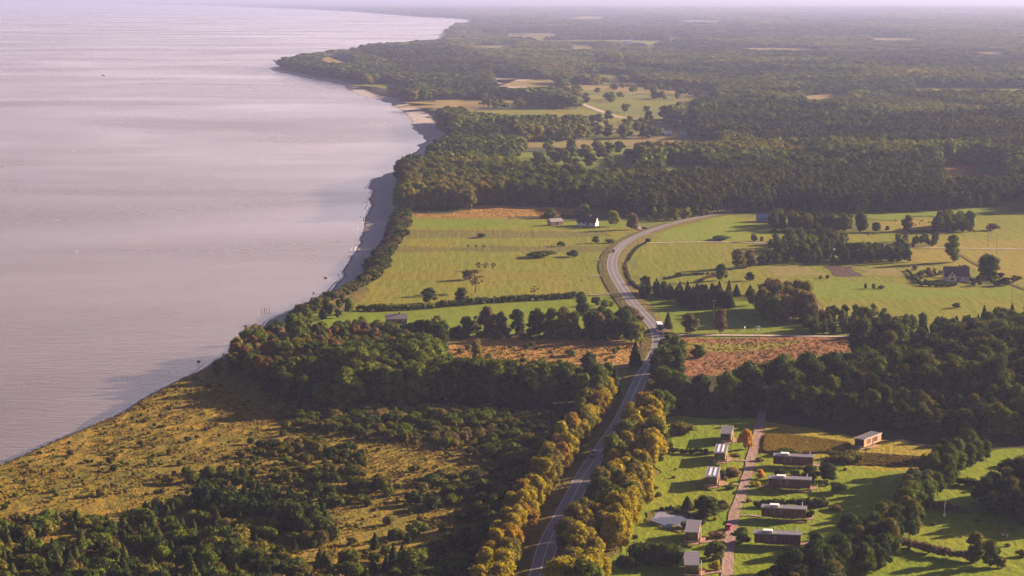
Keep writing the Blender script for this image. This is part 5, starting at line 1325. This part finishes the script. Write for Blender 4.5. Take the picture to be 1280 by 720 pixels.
def rock(x, y, z, s_, label):
    v, f = ICO2; r = np.random.default_rng(int(abs(x * 10))); v = v * (1 + r.normal(0, .09, (len(v), 1))) * np.array([s_ * 1.4, s_, s_ * .7])
    o = link('boulder', mesh_np('boulder', v, f, np.full(len(f), 3), [M_rock], smooth=True)); o.location = (x, y, z); tag(o, label, 'boulder', 'boulders along the shore')
for px, py, s_, lb in ((248, 452, .6, 'dark boulder in the shallows off the small green bluff tree'), (407, 347.5, .8, 'flat dark boulder in the sea off the meadow beach'), (392, 366, .5, 'small dark boulder in the surf below the meadow'), (516, 198, 1.2, 'dark boulder in the surf under the forested point')):
    b = G(px, py, SEA); rock(b[0], b[1], SEA + .1, s_, lb)
rr = np.random.default_rng(3)
# stranded stones along the water's edge
for k in range(80):
    j = int(rr.integers(3, 150)); a_, b_ = coast[j], coast[j + 1]; q = a_ + (b_ - a_) * rr.uniform()
    if q[1] > 2600: continue
    v, f = ICO1; s_ = rr.uniform(.25, .6); o = link('shore_stone', bpy.data.meshes.get('shore_stone') or mesh_np('shore_stone', v * (1 + rr.normal(0, .1, (len(v), 1))) * np.array([1.3, 1, .6]), f, np.full(len(f), 3), [M_rock], smooth=True))
    o.location = (q[0] + rr.normal(0.8, 0.9), q[1] + rr.uniform(-3, 3), SEA + .05); o.scale = (s_, s_, s_); o.rotation_euler = (0, 0, rr.uniform(0, 6))
    tag(o, 'dark stone lying at the waterline of the beach', 'stone', 'dark stones along the waterline')

# ------------------------------------------------------------------ weather mast, cattle, poles
b = G(1180.5, 647.5); root = empty('mast', (b[0], b[1], .3)); tag(root, 'slim white instrument mast with a box at its foot on the right lawn', 'mast')
MB().cyl((0, 0, 0), (0, 0, 5.4), .12, .09).build('pole', M_white, root); MB().box(-.35, .35, -.3, .3, .2, 1.0, .03).build('cabinet', M_white, root)
MB().cyl((0, 0, 3.3), (.0, 0, 3.9), .24, .2, 12).build('drum', M_whitewall, root); MB().cyl((0, 0, 4.6), (0, 0, 5.1), .38, .2, 12).build('head', M_claddark, root)
def beast(name, cat, label, px, py, rz, col_, group, sc_=1.0):
    me = bpy.data.meshes.new(name)
    J = [((0, 0, 1.05), .36), ((.55, 0, 1.08), .34), ((.95, 0, 1.15), .24), ((1.25, 0, 1.0), .15), ((1.5, 0, .72), .11), ((-.6, 0, 1.12), .33), ((-.85, 0, 1.1), .12), ((-.93, 0, .6), .03)]
    E = [(0, 1), (1, 2), (2, 3), (3, 4), (0, 5), (5, 6), (6, 7)]
    for sx, par in ((.6, 1), (-.62, 5)):
        for sy in (-1, 1):
            i = len(J); J += [((sx, sy * .2, .7), .13), ((sx + (.04 if sx > 0 else -.07), sy * .2, .38), .075), ((sx, sy * .2, .04), .065)]
            E += [(par, i), (i, i + 1), (i + 1, i + 2)]
    bm = bmesh.new(); lay = bm.verts.layers.skin.verify(); vs = [bm.verts.new(j[0]) for j in J]
    for a_, b_ in E: bm.edges.new((vs[a_], vs[b_]))
    for i, j in enumerate(J): vs[i][lay].radius = (j[1], j[1])
    vs[0][lay].use_root = True
    bm.to_mesh(me); bm.free(); me.materials.append(col_)
    w_ = G(px, py); o = link(name, me); o.location = (w_[0], w_[1], .3); o.rotation_euler = (0, 0, rz); o.scale = (sc_,) * 3
    md = o.modifiers.new('skin', 'SKIN'); md2 = o.modifiers.new('sub', 'SUBSURF'); md2.levels = 1; md2.render_levels = 1
    tag(o, label, cat, group); return o
def hide_mat(name, a, b_, sc_=1.2):
    m, nt, out = new_mat(name); tc = N(nt, 'ShaderNodeTexCoord').outputs['Object']
    col = mixc(nt, ramp(nt, noise(nt, tc, sc_, 1), .48, .54), a, b_); d = N(nt, 'ShaderNodeBsdfPrincipled'); d.inputs['Roughness'].default_value = .8
    nt.links.new(col, d.inputs['Base Color']); nt.links.new(d.outputs[0], out.inputs[0]); return m
C_brown = hide_mat('brown_hide', (.09, .045, .03), (.13, .07, .04)); C_pied = hide_mat('pied_hide', (.16, .06, .04), (.7, .62, .56)); C_white = hide_mat('white_hide', (.6, .58, .56), (.75, .72, .7))
beast('cow', 'cow', 'red and white cow grazing on the lower right lawn', 1256, 673.5, R(10), C_pied, None)
beast('cow', 'cow', 'dark cow standing just behind the red and white one', 1251, 668.5, R(150), C_brown, None)
beast('cow', 'cow', 'brown cow on the lawn between the mast and the dark copse', 1219, 634.5, R(170), C_brown, None)
beast('horse', 'horse', 'white horse standing alone on the shaded meadow by the side road', 930.5, 412.5, R(80), C_white, None)
beast('horse', 'horse', 'white horse farther from the road of the close pair on the shaded meadow', 946.5, 412, R(10), C_white, None)
beast('horse', 'horse', 'white horse nearer the side road of the close pair on the shaded meadow', 946.5, 415.5, R(190), C_white, None)
for k, (px, py) in enumerate([(1085, 295), (1093, 294.5), (1102, 292.5), (1133, 292.5), (1138, 277), (1145, 282), (1149, 281.5), (1152, 278), (1156, 286), (1162, 279.5), (1147, 296), (1120, 277.5), (1164, 295)]):
    beast('cow', 'cow', 'small dark cow grazing in the far pasture behind the hamlet', px, py, rr.uniform(0, 6), C_brown, 'cows in the far pasture')
for k, (px, py, hp, lb) in enumerate([(1235, 308, 30, 'thin power pole farthest off, near the pasture track'), (1245, 333, 40, 'thin power pole right of the spreading dark tree'), (1264, 398, 46, 'thin power pole in the lower right meadow'), (892, 399, 24, 'thin power pole before the square dark plantation')]):
    b = G(px, py); h = hp / ppm(py); root = empty('power_pole', (b[0], b[1], .2)); tag(root, lb, 'power pole')
    MB().cyl((0, 0, 0), (0, 0, h), .16, .1, 8).build('pole', M_post, root); MB().box(-1.0, 1.0, -.06, .06, h - .7, h - .55).build('crossarm', M_post, root)
    for xx in (-.9, .9, 0): MB().cyl((xx, 0, h - .548 if xx else h + .002), (xx, 0, h - .3 if xx else h + .2), .06).build('insulator', M_white, root)

# ------------------------------------------------------------------ hedges
def hedge(px, hm_, wm_, tone, label, rag=0.25):
    w_ = catmull(G([p[0] for p in px], [p[1] for p in px]), 1.0)
    r = np.random.default_rng(int(px[0][0])); b = Buf(); L = []
    c0 = w_.mean(0)
    for q in w_:
        for _ in range(max(1, int(wm_ / 1.2))):
            s_ = hm_ * r.uniform(.34, .5) * (1 + rag * (float(vnoise(q[0], q[1], 8, 4)) - .5) * 2)
            L.append((q[0] - c0[0] + r.uniform(-.6, .6), q[1] - c0[1] + r.uniform(-.4, .4) * wm_, r.uniform(.3, .62) * hm_, s_))
    lobes_to(b, r, L, len(L) * 40, .34, .88)
    o = link('hedge', b.mesh('hedge', [LEAF[tone]])); o.location = (c0[0], c0[1], .1); tag(o, label, 'hedge'); return o
hedge([(548, 384.5), (600, 380), (650, 376.5), (700, 374), (728, 372)], 3.6, 3.5, 'dark', 'long dark hedge dividing the large meadow from the strip below it')
hedge([(446, 388), (480, 388), (520, 387), (546, 385)], 3.0, 3.5, 'green', 'shaggy hedge continuing towards the bluff below the large meadow', .5)
hedge([(838, 567), (865, 568), (884, 567.5)], 2.2, 2.2, 'dark', 'dark low hedge on the upper cabin lawn')
hedge([(946, 634), (985, 633.5), (1028, 633.5)], 2.8, 3.0, 'dark', 'dark hedge behind the third long cabin')
hedge([(795, 701), (820, 705), (845, 706)], 6.0, 6.0, 'dark', 'tall clipped hedge block with tan top on the lowest lawn')
hedge([(1196, 606), (1225, 609), (1262, 618)], 2.6, 3, 'green', 'hedge crossing the right-hand lawns to the dark copse')
hedge([(1158, 634), (1180, 637), (1206, 643)], 2.0, 2.5, 'brown', 'short brownish hedge behind the instrument mast', .4)
hedge([(1106, 683), (1140, 687), (1170, 695), (1212, 702)], 3.2, 3.5, 'brown', 'long reddish-brown hedge on the lower right lawn', .4)
hedge([(1255, 583), (1300, 588), (1350, 592)], 3.0, 3.5, 'green', 'hedge at the edge of the frame above the right-hand lawns')
hedge([(1150, 357), (1172, 358.5), (1194, 358)], 1.9, 3, 'dark', 'dark garden hedge before the cream farmhouse')
hedge([(1134, 339), (1142, 348), (1150, 355)], 1.6, 2, 'dark', 'side garden hedge of the cream farmhouse')
hedge([(965, 291), (1000, 292), (1040, 293)], 2.4, 3, 'dark', 'dark hedge along the grove behind the pasture')
hedge([(1136, 291), (1172, 291)], 1.8, 2.5, 'dark', 'dark hedge between the pastures')
hedge([(782, 329), (783, 340), (789, 354), (800, 362)], 1.5, 2.0, 'brown', 'russet ditch-side scrub strip along the inside of the road curve', .6)
hedge([(812, 302), (800, 308), (790, 318), (784, 328)], 1.0, 1.6, 'dark', 'low dark strip standing in for ditch shade inside the upper road curve')  # dark leaf strip added in place of the shade in the ditch
hedge([(676, 273), (690, 272.5)], 2.6, 4, 'dark', 'dark hedge behind the small barn')
hedge([(702, 272), (722, 272)], 2.2, 4, 'dark', 'dark hedge between barn and white farmhouse')
hedge([(874, 353), (885, 348), (905, 344)], 1.6, 2, 'brown', 'low scrub hedge on the right meadow beyond the road', .5)
hedge([(832, 350), (850, 346), (872, 344), (900, 343)], 1.4, 2, 'dark', 'thin ditch hedge running to the pair of tall trees', .6)
hedge([(880, 657), (866, 648), (845, 641), (828, 638)], 1.4, 2.0, 'dark', 'dark reeds along the far bank of the pond', .5)
# ------------------------------------------------------------------ light, air, camera
SUN_AZ, SUN_EL = R(64), R(16)
w = bpy.data.worlds.new('World'); sc.world = w; w.use_nodes = True
nt = w.node_tree; bg = nt.nodes['Background']; bg.inputs[1].default_value = 0.038
sky = nt.nodes.new('ShaderNodeTexSky'); sky.sky_type = 'NISHITA'; sky.sun_disc = False; sky.sun_elevation = SUN_EL; sky.sun_rotation = SUN_AZ
sky.air_density = 1.0; sky.dust_density = 2.0; sky.ozone_density = 1.0
tint = nt.nodes.new('ShaderNodeMix'); tint.data_type = 'RGBA'; tint.blend_type = 'MULTIPLY'; tint.inputs[0].default_value = 1.0
tint.inputs[7].default_value = (0.48, 0.48, 0.66, 1)
nt.links.new(sky.outputs[0], tint.inputs[6])
# pale evening band low over the horizon
tc = nt.nodes.new('ShaderNodeTexCoord'); sx = nt.nodes.new('ShaderNodeSeparateXYZ'); nt.links.new(tc.outputs['Generated'], sx.inputs[0])
band = nt.nodes.new('ShaderNodeMapRange'); band.interpolation_type = 'SMOOTHERSTEP'
band.inputs[1].default_value = 0.0; band.inputs[2].default_value = 0.40; band.inputs[3].default_value = 1.0; band.inputs[4].default_value = 0.0
nt.links.new(sx.outputs[2], band.inputs[0])
glow = nt.nodes.new('ShaderNodeMix'); glow.data_type = 'RGBA'; glow.blend_type = 'ADD'; glow.inputs[7].default_value = (12.6, 10.0, 10.1, 1)
dotn = nt.nodes.new('ShaderNodeVectorMath'); dotn.operation = 'DOT_PRODUCT'; nt.links.new(tc.outputs['Generated'], dotn.inputs[0])
dotn.inputs[1].default_value = (math.sin(SUN_AZ), math.cos(SUN_AZ), 0)
side = nt.nodes.new('ShaderNodeMapRange'); side.inputs[1].default_value = -0.25; side.inputs[2].default_value = 0.75; side.inputs[3].default_value = 0.15; side.inputs[4].default_value = 1.75; nt.links.new(dotn.outputs['Value'], side.inputs[0])
mul = nt.nodes.new('ShaderNodeMath'); mul.operation = 'MULTIPLY'; nt.links.new(band.outputs[0], mul.inputs[0]); nt.links.new(side.outputs[0], mul.inputs[1])
glow.clamp_factor = False
nt.links.new(mul.outputs[0], glow.inputs[0]); nt.links.new(tint.outputs[2], glow.inputs[6]); nt.links.new(glow.outputs[2], bg.inputs[0])
sl = bpy.data.lights.new('sun', 'SUN'); sl.energy = 5.0; sl.angle = R(0.5); sl.color = (1.0, 0.79, 0.53)
so = bpy.data.objects.new('sun', sl); COL.objects.link(so)
dv = Vector((math.sin(SUN_AZ) * math.cos(SUN_EL), math.cos(SUN_AZ) * math.cos(SUN_EL), math.sin(SUN_EL)))
so.rotation_euler = dv.to_track_quat('Z', 'Y').to_euler(); so.location = (300, 300, 400)

hm, nt, out = new_mat('haze')
pv = N(nt, 'ShaderNodeVolumePrincipled'); pv.inputs['Color'].default_value = (0.35, 0.385, 0.66, 1); pv.inputs['Density'].default_value = 1 / 17000
pv.inputs['Anisotropy'].default_value = 0.25
nt.links.new(pv.outputs[0], out.inputs['Volume'])
hb = MB().box(-80000, 80000, -1500, 126000, -12, 163).build('haze', hm)
tag(hb, kind='stuff')

cam = bpy.data.cameras.new('camera'); co = bpy.data.objects.new('camera', cam); COL.objects.link(co)
co.location = (0, 0, H); co.rotation_euler = (math.pi / 2 - PITCH, 0, 0)
cam.sensor_width = 36; cam.lens = 36 * F / 1280; cam.clip_start = 1; cam.clip_end = 300000
sc.camera = co
sc.view_settings.view_transform = 'Standard'; sc.view_settings.look = 'None'; sc.view_settings.gamma = 1.0; sc.view_settings.use_curve_mapping = False
sc.view_settings.exposure = 1.95
sc.cycles.max_bounces = 6; sc.cycles.diffuse_bounces = 2; sc.cycles.glossy_bounces = 2; sc.cycles.volume_bounces = 1; sc.cycles.transmission_bounces = 2
sc.cycles.use_denoising = True

for o in bpy.data.objects:
    if 'label' in o and len(o['label'].split()) > 16: print('LONG', o.name, o['label'])
